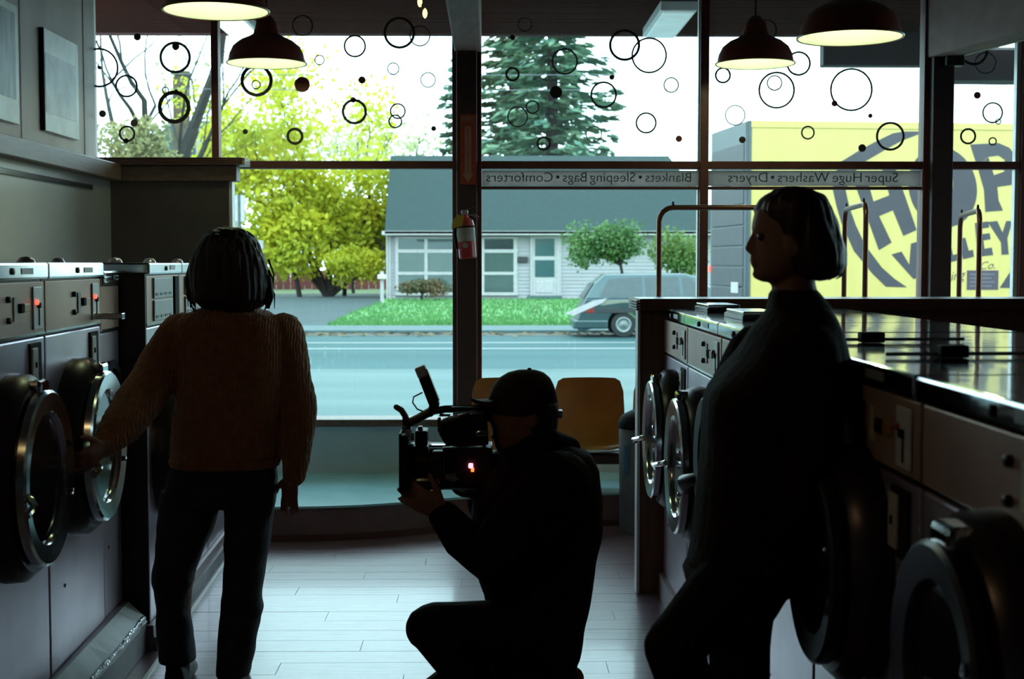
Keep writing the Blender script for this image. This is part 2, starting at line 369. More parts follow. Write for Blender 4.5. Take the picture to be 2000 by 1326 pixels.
# raised platform under the window with a curved kerb
PZ = .19
edge = [(XL, 7.37), (-1.18, 7.40), (-.95, 7.41), (-.72, 7.45), (-.5, 7.53), (-.25, 7.66), (.0, 7.75), (.3, 7.80), (.85, 7.83), (XR, 7.83)]
pf = MB().prism(edge + [(XR, WY), (XL, WY)], 0, PZ - .012).build('platform', 'curb_face', smooth=False); struct(pf)
MB().prism([(x, yy - .012) for x, yy in edge] + [(XR, WY), (XL, WY)], PZ - .012, PZ).build('platform_top', 'platform_tile', pf)
MB().prism([(x, yy - .014) for x, yy in edge] + [(x, yy) for x, yy in reversed(edge)], 0, .035).build('shadow_skirting', 'base_red', pf)  # red-brown base board, its dark tone includes the shadow under the kerb
# roof overhang outside: boards, fascia, light fittings
SY0, SY1, SZ = WY + .08, 10.42, 3.2
mat('soffit_wood', (.042, .010, .007), .8, c2=(.028, .007, .005), nscale=4, stretch=(.6, 8, 1), spec=0)
sf = struct(bx('roof_overhang', 'soffit_wood', -6, XR + 1.5, SY0, SY1, SZ + .02, SZ + .2))
yy = SY0
while yy < SY1 - .05:
    bx('soffit_board', 'soffit_wood', -6, XR + 1.5, yy + .003, yy + .117, SZ + random.uniform(-.003, .003), SZ + .02, sf, bev=.002, seg=1); yy += .122
mat('fascia_pink', (.11, .05, .05), .8, spec=.1)
bx('fascia', 'fascia_pink', -6, XR + 1.5, SY1 - .02, SY1 + .03, SZ - .012, SZ + .2, sf, bev=.004)
mat('diffuser_on', (.7, .85, .85), .5, emit=(.75, 1, .98), estr=.2); mat('diffuser_bright', (.8, .9, .85), .5, emit=(.9, 1, .9), estr=1.0)
for x, y0, y1, mm, lab in ((ax(1285, 10.1), 9.05, 10.1, 'diffuser_on', 'pale teal fluorescent fitting under the roof overhang, right of the central column'),
                       (ax(487, 10.15), 9.05, 10.15, 'diffuser_bright', 'bright white fluorescent fitting under the roof overhang behind the left lamps')):
    f = empty('light_fitting', (x, y0, SZ), lab, 'ceiling light', 'light fittings under the roof overhang')
    MB().box(-.12, .12, 0, y1 - y0, -.07, -.003).build('housing', 'plate_white', f, bev=.008)
    MB().box(-.10, .10, .03, y1 - y0 - .03, -.082, -.07).build('diffuser', mm, f, bev=.006)
# ------------------------------------------------------------------ outside: ground
GZ = -.5
_mat = mat
def mat(name, c, rough=.5, metal=0., c2=None, **k):     # outdoor palette: albedos darkened to offset the raised sky strength
    e = .36; c = tuple(x * e for x in c); c2 = tuple(x * e for x in c2) if c2 else None
    return _mat(name, c, rough, metal, c2=c2, **k)
mat('asphalt', (.095, .215, .225), .7, c2=(.075, .175, .185), nscale=.5, stretch=(.25, 1.6, 1), bump=.05, bscale=30, detail=6, spec=.12)
mat('lot_concrete', (.22, .34, .335), .6, c2=(.13, .24, .24), nscale=.45, stretch=(.3, 1.4, 1), bump=.03, bscale=20, detail=6, spec=.15)
mat('line_paint', (.42, .50, .48), .6); mat('gutter', (.10, .115, .10), .8, c2=(.16, .12, .06), nscale=3)
mat('kerb_stone', (.17, .27, .28), .8, c2=(.12, .20, .20))
mat('grass_green', (.22, .58, .15), .9, c2=(.16, .46, .13), nscale=.9, bump=.5, bscale=12, detail=8)
mat('grass_dry', (.24, .33, .12), .9, c2=(.18, .24, .08), nscale=.6)
mat('drive', (.075, .125, .135), .9, c2=(.06, .10, .11), nscale=.7)
mat('leaf_litter', (.35, .25, .05), .8, c2=(.22, .12, .03), nscale=2)
struct(bx('ground', 'grass_dry', -120, 120, 8.8, 200, GZ - .4, GZ - .03))
struct(bx('parking_lot', 'lot_concrete', -60, 60, 8.8, 26, GZ - .03, GZ)); struct(bx('parking_lot_side', 'lot_concrete', 8.35, 60, -40, 8.8, GZ - .03, GZ))
rd = struct(bx('road', 'asphalt', -110, 110, 26, 39.2, GZ - .03, GZ + .0))
for y0, y1 in ((32.0, 32.35), (34.4, 34.75)): bx('lane_line', 'line_paint', -110, 110, y0, y1, GZ, GZ + .004, rd)
bx('gutter_strip', 'gutter', -110, 110, 37.7, 39.2, GZ, GZ + .006, rd)
struct(bx('kerb', 'kerb_stone', -110, 110, 39.2, 42.2, GZ, GZ + .09, bev=.02))
def lawnz(y): return GZ + .09 + max(0, min(1, (y - 42.2) / 18.8)) * .33
# lawn edge on the left curves away along the driveway
def slab(name, m, pts, z_of, th=.06):
    mb = MB(); n = len(pts)
    vs = [(x, yy, z_of(yy)) for x, yy in pts] + [(x, yy, z_of(yy) - th) for x, yy in pts]
    mb.add(vs, [tuple(range(n)), tuple(reversed(range(n, 2 * n)))] + [(i, (i + 1) % n, n + (i + 1) % n, n + i) for i in range(n)])
    return struct(mb.build(name, m))
le = [(ax(640, 42.3), 42.3), (ax(665, 46), 46), (ax(700, 51), 51), (ax(745, 57), 57), (ax(748, 61), 61)]
slab('lawn', 'grass_green', le + [(40, 61), (40, 42.2)], lawnz)
slab('driveway', 'drive', [(-40, 42.2)] + le + [(ax(748, 61), 70), (-40, 70)], lambda y: lawnz(y) - .02)
slab('far_lawn', 'grass_dry', [(-60, 70), (60, 70), (60, 120), (-60, 120)], lambda y: lawnz(70) + .0)
# leaves lying along the gutter and on the lawn
mb = MB(); rl = random.Random(3)
def scatter_leaf(mb, p, s, rl):
    a = rl.uniform(0, 6.28); u = Vector((math.cos(a), math.sin(a), rl.uniform(-.2, .2))) * s; v = Vector((-math.sin(a), math.cos(a), rl.uniform(-.2, .2))) * s * .7
    mb.add([p - u, p - v, p + u, p + v], [(0, 1, 2, 3)])
for i in range(900): scatter_leaf(mb, Vector((rl.uniform(-12, 12), rl.gauss(38.6, .5), GZ + .03)), rl.uniform(.05, .12), rl)
tag(mb.build('fallen_leaves', 'leaf_litter'), 'yellow and brown leaves lying along the far gutter', 'leaves', kind='stuff')
mb = MB()
for i in range(350):
    yy = rl.uniform(43, 60); scatter_leaf(mb, Vector((rl.uniform(-4.5, 9), yy, lawnz(yy) + .03)), rl.uniform(.05, .1), rl)
tag(mb.build('lawn_leaves', 'leaf_litter'), 'sparse brown leaves lying on the green lawn', 'leaves', kind='stuff')
# a puddle-dark patch and grass blades at the lawn edge
mb = MB()
for i in range(9000):
    yy = 42.3 + 18 * rl.random() ** 2.2; x = rl.uniform(ax(640 + (yy - 42.3) * 6.5, yy), 11); h = rl.uniform(.06, .13); d = Vector((rl.uniform(-.05, .05), rl.uniform(-.03, .03), h)); p = Vector((x, yy, lawnz(yy)))
    mb.add([p + Vector((-.03, 0, 0)), p + Vector((.03, 0, 0)), p + d], [(0, 1, 2)])
tag(mb.build('lawn_grass', 'grass_green'), 'short bright green grass blades on the lawn of the white house', 'grass', kind='stuff')

# ------------------------------------------------------------------ white house
HY = 61.0
mat('siding_white', (.86, .80, .84), .7, c2=(.80, .74, .78), nscale=2); mat('trim_white', (1.1, 1.0, 1.0), .6); mat('roof_teal', (.048, .098, .095), .95, c2=(.040, .082, .080), nscale=1.5, stretch=(3, 8, 8), bump=.3, bscale=6)
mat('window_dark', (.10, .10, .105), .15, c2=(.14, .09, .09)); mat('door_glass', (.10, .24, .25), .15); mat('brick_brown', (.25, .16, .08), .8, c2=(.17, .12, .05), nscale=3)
glass('house_glass', haze=.0, tint=(.85, .93, .92))
wave_mat('curtain', (.52, .52, .49), (.40, .40, .38), 3.2, bump=.8, distort=.6)
mat('mailbox_dark', (.05, .05, .055), .5)
hx0 = ax(757, HY); hx1 = ax(1400, HY); hz0 = az(583, HY); hze = az(455, HY)
hs = empty('house', ((hx0 + hx1) / 2, HY, hz0), 'single-storey white clapboard house with a steep grey-teal roof', 'house')
def hb(name, m, x0, x1, y0, y1, z0, z1, parent=hs, bev=0): return MB().box(x0, x1, y0, y1, z0, z1).build(name, m, parent, bev=bev, world=True)
wx0, wx1 = ax(772, HY), ax(1012, HY); dx0, dx1 = ax(1040, HY), ax(1088, HY); wz0, wz1 = az(576, HY), az(462, HY)
wall = hb('wall', 'siding_white', hx0, hx1, HY + .12, HY + 7, hz0 - .3, hze)
# clapboards
mb = MB(); nb = 18; step = (hze - hz0) / nb
for i in range(nb):
    z = hz0 + i * step
    for (a, b) in ((hx0, wx0), (wx1, dx0), (dx1, hx1)):
        if a == hx0: a = hx0
        mb.add([(a, HY + .07, z), (b, HY + .07, z), (b, HY + .10, z + step), (a, HY + .10, z + step), (a, HY + .12, z), (b, HY + .12, z), (b, HY + .12, z + step), (a, HY + .12, z + step)], [(0, 1, 2, 3), (4, 7, 6, 5), (0, 4, 5, 1), (3, 2, 6, 7), (0, 3, 7, 4), (1, 5, 6, 2)])
tag(mb.build('clapboards', 'siding_white', wall, world=True), kind='stuff')
for a in (hx0, dx1 + .05): hb('corner_board', 'trim_white', a - .06, a + .14, HY + .02, HY + .14, hz0, hze)
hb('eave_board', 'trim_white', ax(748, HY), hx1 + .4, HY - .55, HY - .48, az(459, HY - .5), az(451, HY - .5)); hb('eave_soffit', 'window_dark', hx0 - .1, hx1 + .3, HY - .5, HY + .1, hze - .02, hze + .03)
# roof
ry = HY + 4.6; rz = az(304, ry); ez = az(452, HY - .5)
xl0, xl1 = ax(752, HY - .5), ax(764, ry); xr0, xr1 = hx1 + .4, ax(1304, ry)
rf = MB().add([(xl0, HY - .55, ez), (xr0, HY - .55, ez), (xr1, ry, rz), (xl1, ry, rz), (xl0, HY + 9.7, ez), (xr0, HY + 9.7, ez)] + [(xl0, HY - .55, ez - .1), (xr0, HY - .55, ez - .1), (xr0, HY + 9.7, ez - .1), (xl0, HY + 9.7, ez - .1)],
              [(0, 1, 2, 3), (3, 2, 5, 4), (0, 3, 4, 9, 6), (1, 7, 8, 5, 2), (0, 6, 7, 1), (4, 5, 8, 9), (6, 9, 8, 7)]).build('roof', 'roof_teal', hs, world=True)
# picture window: every sash its own part
cols = [(778, 829), (835, 886), (892, 940), (946, 1003)]; rows = [(466, 487), (494, 531), (537, 571)]
win = hb('window', 'trim_white', wx0, wx1, HY + .06, HY + .12, wz0, wz1)
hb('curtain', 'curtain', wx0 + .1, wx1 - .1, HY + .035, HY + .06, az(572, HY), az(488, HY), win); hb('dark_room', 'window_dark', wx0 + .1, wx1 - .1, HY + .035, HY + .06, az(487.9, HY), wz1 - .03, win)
for a, b in cols:
    for c, d in rows: hb('pane', 'house_glass', ax(a, HY), ax(b, HY), HY + .010, HY + .02, az(d, HY), az(c, HY), win)
for a, b in ((772, 778), (829, 835), (886, 892), (940, 946), (1003, 1010)): hb('window_bar', 'trim_white', ax(a, HY), ax(b, HY), HY - .02, HY + .05, wz0, wz1, win, .01)
for c, d in ((462, 466), (487, 494), (531, 537), (571, 577)): hb('window_rail', 'trim_white', wx0, wx1, HY - .03, HY + .045, az(d, HY), az(c, HY), win, .01)
# door
dr = hb('door', 'trim_white', dx0, dx1, HY + .02, HY + .12, az(578, HY), az(460, HY), bev=.01)
hb('door_pane', 'door_glass', ax(1045, HY), ax(1083, HY), HY, HY + .03, az(500, HY), az(466, HY), dr); hb('door_pane', 'door_glass', ax(1045, HY), ax(1083, HY), HY, HY + .03, az(541, HY), az(508, HY), dr)
hb('door_panel', 'trim_white', ax(1047, HY), ax(1081, HY), HY - .01, HY + .03, az(572, HY), az(549, HY), dr, .02)
hb('door_frame', 'trim_white', ax(1036, HY), ax(1040, HY), HY - .02, HY + .1, az(578, HY), az(458, HY)); hb('door_frame', 'trim_white', ax(1088, HY), ax(1092, HY), HY - .02, HY + .1, az(578, HY), az(458, HY))
hb('door_step', 'kerb_stone', ax(1030, HY), ax(1096, HY), HY - .9, HY, hz0 - .2, az(577, HY), bev=.02)
hb('house_number_plate', 'mailbox_dark', ax(1011, HY), ax(1031, HY), HY - .04, HY + .06, az(513, HY), az(501, HY), bev=.02)
mb = MB(); fpx = ax(756, HY); mb.tube([(fpx, HY - .03, hz0), (fpx, HY - .03, hze)], .04, 8); mb.build('downpipe', 'trim_white', hs, world=True)

# neighbouring house far left with a chimney
n2 = empty('neighbour_house', (ax(330, 75), 75, lawnz(75)), 'grey-teal gabled house behind the bare tree, top left of the window', 'house')
NY = 75
x0, x1 = ax(285, NY), ax(416, NY); zr = az(222, NY); ze = az(330, NY)
MB().add([(x0, NY, 0), (x1, NY, 0), (x1, NY, ze), (x0, NY, ze), (x0, NY + 8, 0), (x1, NY + 8, 0), (x1, NY + 8, ze), (x0, NY + 8, ze)], [(0, 1, 2, 3), (5, 4, 7, 6), (1, 5, 6, 2), (4, 0, 3, 7), (3, 2, 6, 7), (0, 4, 5, 1)]).build('wall', 'siding_white', n2, world=True)
xm0, xm1 = ax(300, NY), ax(394, NY)
MB().add([(x0 - .3, NY - .3, ze), (x1 + .3, NY - .3, ze), (xm1, NY + 4, zr), (xm0, NY + 4, zr), (x0 - .3, NY + 8.3, ze), (x1 + .3, NY + 8.3, ze)], [(0, 1, 2, 3), (3, 2, 5, 4), (0, 3, 4), (1, 5, 2), (0, 4, 5, 1)]).build('roof', 'roof_teal', n2, world=True)
ch = MB().box(ax(349, NY), ax(376, NY), NY - .9, NY - .1, 0, az(150, NY)).build('chimney', 'brick_brown', n2, world=True, bev=.02)
MB().box(ax(346, NY), ax(379, NY), NY - 1.0, NY, az(152, NY), az(144, NY)).build('chimney_cap', 'brick_brown', ch, world=True, bev=.03)
MB().box(ax(388, NY) , ax(396, NY), NY - .35, NY - .28, az(320, NY), az(226, NY)).build('barge_board', 'trim_white', n2, world=True)

# red-brown fence behind the maple: every board a part
mat('fence_red', (.40, .08, .07), .8, c2=(.30, .065, .055), nscale=2)
FY = 82.0; fz0 = lawnz(70); fz1 = az(527, FY)
fn = empty('board_fence', (ax(620, FY), FY, fz0), 'low red-brown board fence behind the yellow maple', 'fence')
xx = ax(470, FY); xe = ax(757, FY); bw = .42; fme = None
while xx < xe:
    if fme is None:
        o = MB().box(0, bw - .03, 0, .04, 0, fz1 - fz0).build('fence_board', 'fence_red', fn); fme = o.data
    else:
        o = bpy.data.objects.new('fence_board', fme); COL.objects.link(o); o.parent = fn
    o.location = (xx - fn.location.x, 0, random.uniform(-.03, .03)); xx += bw
for z in (.3, 1.0): MB().box(ax(470, FY), xe, FY + .05, FY + .11, fz0 + z, fz0 + z + .1).build('fence_rail', 'fence_red', fn, world=True)
# white post by the house and a street sign
py_ = 57
po = empty('mailbox_post', (ax(746, py_), py_, lawnz(py_)), 'slim white post with a small yellowish box, left corner of the house', 'post')
MB().box(-.07, .07, -.07, .07, 0, az(530, py_) - lawnz(py_)).build('post', 'trim_white', po, bev=.01); MB().box(-.17, .17, -.25, .2, az(545, py_) - lawnz(py_), az(536, py_) - lawnz(py_)).build('mail_box', 'cream', po, bev=.03)
sy_ = 44
sp = empty('street_sign', (ax(469, sy_), sy_, GZ), 'white rectangular street sign on a grey pole beside the partition edge', 'sign')
MB().tube([(0, 0, 0), (0, 0, az(380, sy_) - GZ)], .05, 8).build('pole', 'kerb_stone', sp, smooth=True); MB().box(-.17, -.05, -.05, -.03, az(433, sy_) - GZ, az(382, sy_) - GZ).build('sign_plate', 'trim_white', sp, bev=.005); MB().box(.04, .17, -.05, -.03, az(433, sy_) - GZ, az(382, sy_) - GZ).build('sign_plate', 'trim_white', sp, bev=.005)
ub = empty('utility_box', (ax(505, 60), 60, lawnz(60)), 'pale grey utility box on a post under the maple', 'box')
MB().box(-.08, .08, -.06, .06, 0, az(487, 60) - lawnz(60)).build('post', 'kerb_stone', ub); MB().box(-.2, .2, -.15, .15, az(487, 60) - lawnz(60), az(470, 60) - lawnz(60)).build('case', 'trim_white', ub, bev=.02)
# overhead wires
mat('wire', (.30, .36, .37), .6)
for i, (ya, yb, Yw, lab) in enumerate(((161, 158, 36, 'thin overhead power line crossing the sky, lower of the two'), (133, 128, 37, 'thin overhead power line crossing the sky, upper of the two'))):
    a, b = at(-400, ya, Yw), at(2300, yb, Yw); pts = [a.lerp(b, t / 16) - Vector((0, 0, .22 * (1 - (t / 8 - 1) ** 2))) for t in range(17)]
    MB().tube([p - a for p in pts], .011, 5).build('power_line', 'wire', loc=a); tag(COL.objects[-1], lab, 'cable', 'overhead power lines')

# ------------------------------------------------------------------ trees
mat('bark', (.085, .07, .055), .9, c2=(.05, .045, .035), nscale=3); mat('bark_dark', (.05, .03, .025), .9); mat('twig_teal', (.16, .20, .19), .9)
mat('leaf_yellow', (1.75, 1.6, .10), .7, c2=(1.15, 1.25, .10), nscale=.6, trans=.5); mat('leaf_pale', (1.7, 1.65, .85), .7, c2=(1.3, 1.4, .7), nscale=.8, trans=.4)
mat('leaf_green', (.26, .50, .13), .7, c2=(.14, .33, .10), nscale=.9, trans=.25); mat('leaf_bright', (.40, .60, .13), .7, c2=(.22, .42, .10), nscale=.9, trans=.3)
mat('leaf_olive', (1.1, .95, .35), .8, c2=(.6, .6, .25), nscale=.7, trans=.25); mat('leaf_rust', (.42, .24, .10), .8, c2=(.20, .22, .09), nscale=1.4, trans=.2)
mat('needle', (.48, .74, .42), .8, c2=(.22, .52, .36), nscale=.7, trans=.25); mat('needle_brown', (.36, .46, .20), .8, c2=(.22, .36, .18), nscale=.8, trans=.2)
def leaf_quad(mb, p, s, rl):
    n = Vector((rl.gauss(0, 1), rl.gauss(0, 1), rl.gauss(0, 1) + .3)).normalized(); u = n.orthogonal().normalized(); v = n.cross(u); a = rl.uniform(0, 6.28)
    u, v = u * math.cos(a) + v * math.sin(a), v * math.cos(a) - u * math.sin(a)
    mb.add([p - u * s, p - v * s * .6, p + u * s, p + v * s * .6], [(0, 1, 2, 3)])
def branch(mb, p, d, L, r, lvl, rl, tips, spread=.6, upb=.15, kids=(2, 3), shrink=.68):
    pts = [p]; rr = [r]; n = 4
    for i in range(n):
        d = (d + Vector((rl.gauss(0, .12), rl.gauss(0, .12), rl.gauss(0, .08) + upb * .3))).normalized()
        p = p + d * (L / n); pts.append(p); rr.append(r * (1 - .45 * (i + 1) / n))
        if lvl <= 1: tips.append(p)
    mb.tube(pts, rr, 6 if lvl > 1 else 4)
    if lvl == 0: return
    for k in range(rl.randint(*kids)):
        t = rl.choice(pts[2:]) if k else pts[-1]
        nd = (d + Vector((rl.gauss(0, spread), rl.gauss(0, spread), rl.gauss(0, spread * .6) + upb))).normalized()
        branch(mb, t, nd, L * rl.uniform(shrink - .1, shrink + .1), rr[-1] * .8, lvl - 1, rl, tips, spread, upb, kids, shrink)
def tree(name, base, label, stems, barkm, leafm, n_leaf, leaf_s, seed, levels=4, clump=.9, spread=.6, group='trees across the road', keep=None, upb=.15, kids=(2, 3)):
    rl = random.Random(seed); t = empty(name, base, label, 'tree' if 'tree' in name or name in ('maple', 'conifer') else 'bush', group)
    tips = []; mb = MB(); b = Vector(base)
    for (d, L, r) in stems: branch(mb, Vector((0, 0, -.1)), Vector(d).normalized(), L, r, levels, rl, tips, spread, upb, kids)
    mb.build('trunk', barkm, t, smooth=True)
    if n_leaf:
        lb = MB(); cnt = 0; tries = 0
        while cnt < n_leaf and tries < n_leaf * 6:
            tries += 1
            p = rl.choice(tips) + Vector((rl.gauss(0, clump), rl.gauss(0, clump), rl.gauss(0, clump * .7)))
            if keep and not keep(p + b, rl): continue
            leaf_quad(lb, p, rl.uniform(.6, 1.3) * leaf_s, rl); cnt += 1
        tag(lb.build('foliage', leafm, t), kind='stuff')
    return t
def crown(name, label, centre, rad, n, leafm, leaf_s, seed, barkm='bark_dark', group='shrubs across the road', trunk_base=None, lumps=9, cat=None):
    """dense rounded crown made of many leaves spread over overlapping lumps"""
    rl = random.Random(seed); c = Vector(centre); base = Vector(trunk_base) if trunk_base else Vector((c.x, c.y, c.z - rad[2]))
    t = empty(name, base, label, cat or ('tree' if 'tree' in name else 'bush'), group)
    L = []
    for i in range(lumps):
        a = rl.uniform(0, 6.28); h = rl.uniform(-.6, .7); q = rl.uniform(.25, .62)
        L.append((c + Vector((math.cos(a) * q * rad[0], math.sin(a) * q * rad[1], h * rad[2] * .62)), rl.uniform(.38, .6)))
    mb = MB()
    fork = Vector((base.x * .6 + c.x * .4, base.y * .6 + c.y * .4, max(base.z + .1, c.z - rad[2] * .55))); mb.tube([base - base - Vector((0, 0, .1)), base.lerp(fork, .55) - base + Vector((rl.gauss(0, .04), 0, 0)), fork - base], [max(.03, rad[0] * .05), max(.03, rad[0] * .042), rad[0] * .035], 7)
    for p, q in L: mb.tube([fork - base, fork.lerp(p, .5) - base + Vector((rl.gauss(0, .08), rl.gauss(0, .08), .08)), p - base], [rad[0] * .028, rad[0] * .018, rad[0] * .008], 5)
    mb.build('trunk', barkm, t, smooth=True)
    lb = MB()
    for i in range(n):
        p, q = rl.choice(L); v = Vector((rl.gauss(0, 1), rl.gauss(0, 1), rl.gauss(0, 1))).normalized() * (rl.random() ** .35) * q
        leaf_quad(lb, p + Vector((v.x * rad[0], v.y * rad[1], v.z * rad[2])) - base, rl.uniform(.6, 1.3) * leaf_s, rl)
    tag(lb.build('foliage', leafm, t), kind='stuff')
    return t
# big yellow maple
MYY = 66.0; gz = lawnz(MYY)
tree('maple', (ax(640, MYY), MYY, gz), 'large yellow-green autumn maple left of the white house', [((-.30, 0, 1), 4.2, .22), ((.40, .1, 1), 4.4, .20), ((.02, .2, 1), 5.0, .18), ((-.9, -.1, .8), 4.0, .12), ((.9, 0, .75), 3.6, .12), ((-.5, .3, .9), 4.2, .12)], 'bark_dark', 'leaf_yellow', 9000, .16, 11, 4, .6,
     keep=lambda p, rl: p.z > gz + .4 and (rl.random() < (1.0 if p.z < az(330, MYY) else .55 if p.z < az(250, MYY) else .35)) and p.x < ax(770, MYY))
crown('maple', 'low dense skirt of the yellow maple, drooping over the red fence', at(556, 468, MYY - 1), (2.6, 1.6, 2.5), 4600, 'leaf_yellow', .16, 5, trunk_base=(ax(585, MYY - 1), MYY - 1, gz), group='trees across the road', lumps=10, cat='tree')
crown('maple', 'yellow maple boughs beside the corner of the white house', at(680, 462, MYY + 1), (2.4, 1.6, 2.9), 5200, 'leaf_yellow', .16, 6, trunk_base=(ax(672, MYY + 1), MYY + 1, gz), group='trees across the road', lumps=12, cat='tree')
crown('shrub', 'low yellow bush by the fence at the foot of the maple', at(690, 520, 64), (1.7, 1.0, 1.15), 2600, 'leaf_yellow', .12, 8, lumps=14)
# pale tops of trees further back
PYY = 96.0
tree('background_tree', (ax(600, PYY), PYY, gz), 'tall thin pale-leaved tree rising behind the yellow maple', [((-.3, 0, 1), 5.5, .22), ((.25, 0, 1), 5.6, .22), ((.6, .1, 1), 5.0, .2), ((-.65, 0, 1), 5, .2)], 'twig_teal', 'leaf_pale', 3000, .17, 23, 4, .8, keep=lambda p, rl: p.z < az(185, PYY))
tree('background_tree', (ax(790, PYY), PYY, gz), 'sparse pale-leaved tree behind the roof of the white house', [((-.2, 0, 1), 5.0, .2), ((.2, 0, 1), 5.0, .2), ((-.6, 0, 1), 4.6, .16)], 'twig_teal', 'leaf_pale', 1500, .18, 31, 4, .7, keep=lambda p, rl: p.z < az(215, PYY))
# bare tree on the far left
BY = 50.0
tree('bare_tree', (ax(205, BY), BY, lawnz(BY) - .05), 'leaning bare tree with many fine twigs, left edge of the window', [((.40, 0, 1), 7.5, .46), ((-.1, .1, 1), 5.6, .25), ((.12, .2, 1), 5.4, .2), ((.8, 0, .75), 5.4, .16)], 'bark', 'leaf_pale', 160, .12, 4, 5, .4, spread=.5)
crown('shrub', 'olive yellow bushy shrub below the bare tree', at(262, 300, 46), (1.6, 1.2, 1.25), 2600, 'leaf_olive', .10, 15, trunk_base=(ax(262, 46), 46, lawnz(46)))
# conifers behind the house
def conifer(px, Y, H, rbase, seed, label, low):
    rl = random.Random(seed); base = (ax(px, Y), Y, gz)
    t = empty('conifer', base, label, 'tree', 'conifers behind the white house')
    MB().tube([(0, 0, -.2), (0.1, 0, H * .5), (0, 0, H)], [.55, .35, .04], 8).build('trunk', 'bark_dark', t, smooth=True)
    lb = MB(); bb = MB(); z = low
    while z < H:
        f = 1 - z / H; L = rbase * (f ** .75) * rl.uniform(.75, 1.1); nb = 6
        a0 = rl.uniform(0, 6.28)
        for k in range(nb):
            a = a0 + k * 6.283 / nb + rl.uniform(-.3, .3); d = Vector((math.cos(a), math.sin(a), 0)); Lk = L * rl.uniform(.7, 1.1); pts = []
            for i in range(6):
                s = i / 5; pts.append(Vector((0, 0, z)) + d * Lk * s + Vector((0, 0, -.16 * Lk * s + .13 * Lk * s * s)))
            bb.tube(pts, [.07, .06, .05, .04, .03, .015], 4)
            side = Vector((-d.y, d.x, 0))
            for i in range(int(9 + Lk * 12)):
                s = rl.uniform(.12, 1) ** .8; j = min(4, int(s * 5)); p = pts[j].lerp(pts[j + 1], s * 5 - j)
                wd = (.16 + .26 * Lk * s * (1.15 - s)); p = p + side * rl.uniform(-1, 1) * wd + Vector((0, 0, rl.uniform(-.28, .03)))
                u = (d * rl.uniform(.5, 1) + side * rl.uniform(-.9, .9) + Vector((0, 0, rl.uniform(-.45, .05)))).normalized(); q = rl.uniform(.34, .62); nrm = Vector((rl.gauss(0, .4), rl.gauss(0, .4), 1)).normalized(); v = u.cross(nrm).normalized() * q * .34
                lb.add([p - u * q, p - v, p + u * q, p + v], [(0, 1, 2, 3)])
        z += rl.uniform(.5, .75)
    bb.build('boughs', 'bark_dark', t); tag(lb.build('foliage', 'needle' if seed % 2 else 'needle_brown', t), kind='stuff')
conifer(1075, 84, 24, 7.2, 41, 'broad dark green conifer with layered boughs, right of the central column', 4)
conifer(1000, 90, 22, 5.4, 44, 'olive brown conifer half hidden behind the broader one', 4)
conifer(900, 96, 17, 3.8, 47, 'blue-green conifer peeking out left of the central column', 4)
# small trees in front of the house
crown('fruit_tree', 'round green leafy tree in front of the white house, left of the minivan', at(1183, 484, 50), (1.45, 1.1, 1.15), 4600, 'leaf_green', .08, 51, trunk_base=(ax(1232, 50), 50, lawnz(50)), lumps=22, group='small trees on the lawn')
crown('fruit_tree', 'smaller green tree behind the minivan, beside the yellow truck', at(1325, 496, 52), (1.2, 1.0, 1.2), 3600, 'leaf_bright', .08, 53, trunk_base=(ax(1322, 52), 52, lawnz(52)), lumps=18, group='small trees on the lawn')
crown('shrub', 'pale green shrub showing above the small trees, next to the truck', at(1348, 395, 76), (.8, .7, 1.7), 800, 'leaf_bright', .13, 54, trunk_base=(ax(1348, 76), 76, lawnz(76)))
crown('shrub', 'low rust-green bush under the picture window of the house', at(825, 561, 59), (1.15, .7, .52), 1500, 'leaf_rust', .07, 57)

# ------------------------------------------------------------------ minivan
mat('van_paint', (.10, .20, .215), .25, .4, c2=(.09, .17, .19), coat=.6); mat('van_glass', (.13, .17, .18), .08, c2=(.11, .145, .15)); mat('van_trim', (.05, .06, .065), .5); mat('tyre', (.045, .05, .05), .85); mat('hub', (.50, .58, .56), .35, .6); mat('tail_red', (.60, .05, .03), .3); mat('van_reflection', (.52, .54, .42), .4)
VY = 36.9; vx0 = ax(1126, VY); vs = F / VY
van = empty('minivan', (vx0, VY, GZ), 'dark teal minivan parked across the road, rear end to the left', 'car')
def vp(px, py): p = at(px, py, VY); return (p.x - vx0, p.z - GZ)
VW = 1.75
def arch(cx, cz, r, n=9): return [(cx + r * math.cos(math.pi * k / n), cz + r * math.sin(math.pi * k / n)) for k in range(n + 1)]
wc = vp(1218, 634); wr = .335; wb = 2.95
low_z = vp(1218, 648)[1]
body = [vp(1128, 641), vp(1128, 622), vp(1136, 600), vp(1144, 584), (4.3, vp(0, 584)[1]), (4.75, vp(0, 598)[1]), (4.85, vp(0, 640)[1])]
bot = [(4.85, low_z)] + arch(wc[0] + wb, wc[1], .42) + arch(wc[0], wc[1], .42) + [(vp(1135, 0)[0], low_z)]
MB().prism(body + bot, 0, VW, 'y').build('body', 'van_paint', van, bev=.03)
g0 = [vp(1142, 585), vp(1163, 553), vp(1182, 536), (vp(1182, 0)[0] + 2.2, vp(0, 535)[1]), (vp(1182, 0)[0] + 2.5, vp(0, 541)[1]), (4.0, vp(0, 585)[1])]
MB().rings([[Vector((x, .02 + .20 * (z - g0[0][1]) / .75, z)) for x, z in g0], [Vector((x, VW - .02 - .20 * (z - g0[0][1]) / .75, z)) for x, z in g0]]).build('cabin', 'van_paint', van, bev=.04)
def side_glass(name, pts, off=-.012):
    mb = MB(); a = [Vector((vp(*q)[0], .02 + .20 * (vp(*q)[1] - g0[0][1]) / .75 + off, vp(*q)[1])) for q in pts]; mb.rings([a, [p + Vector((0, .02, 0)) for p in a]]); return mb.build(name, 'van_glass', van)
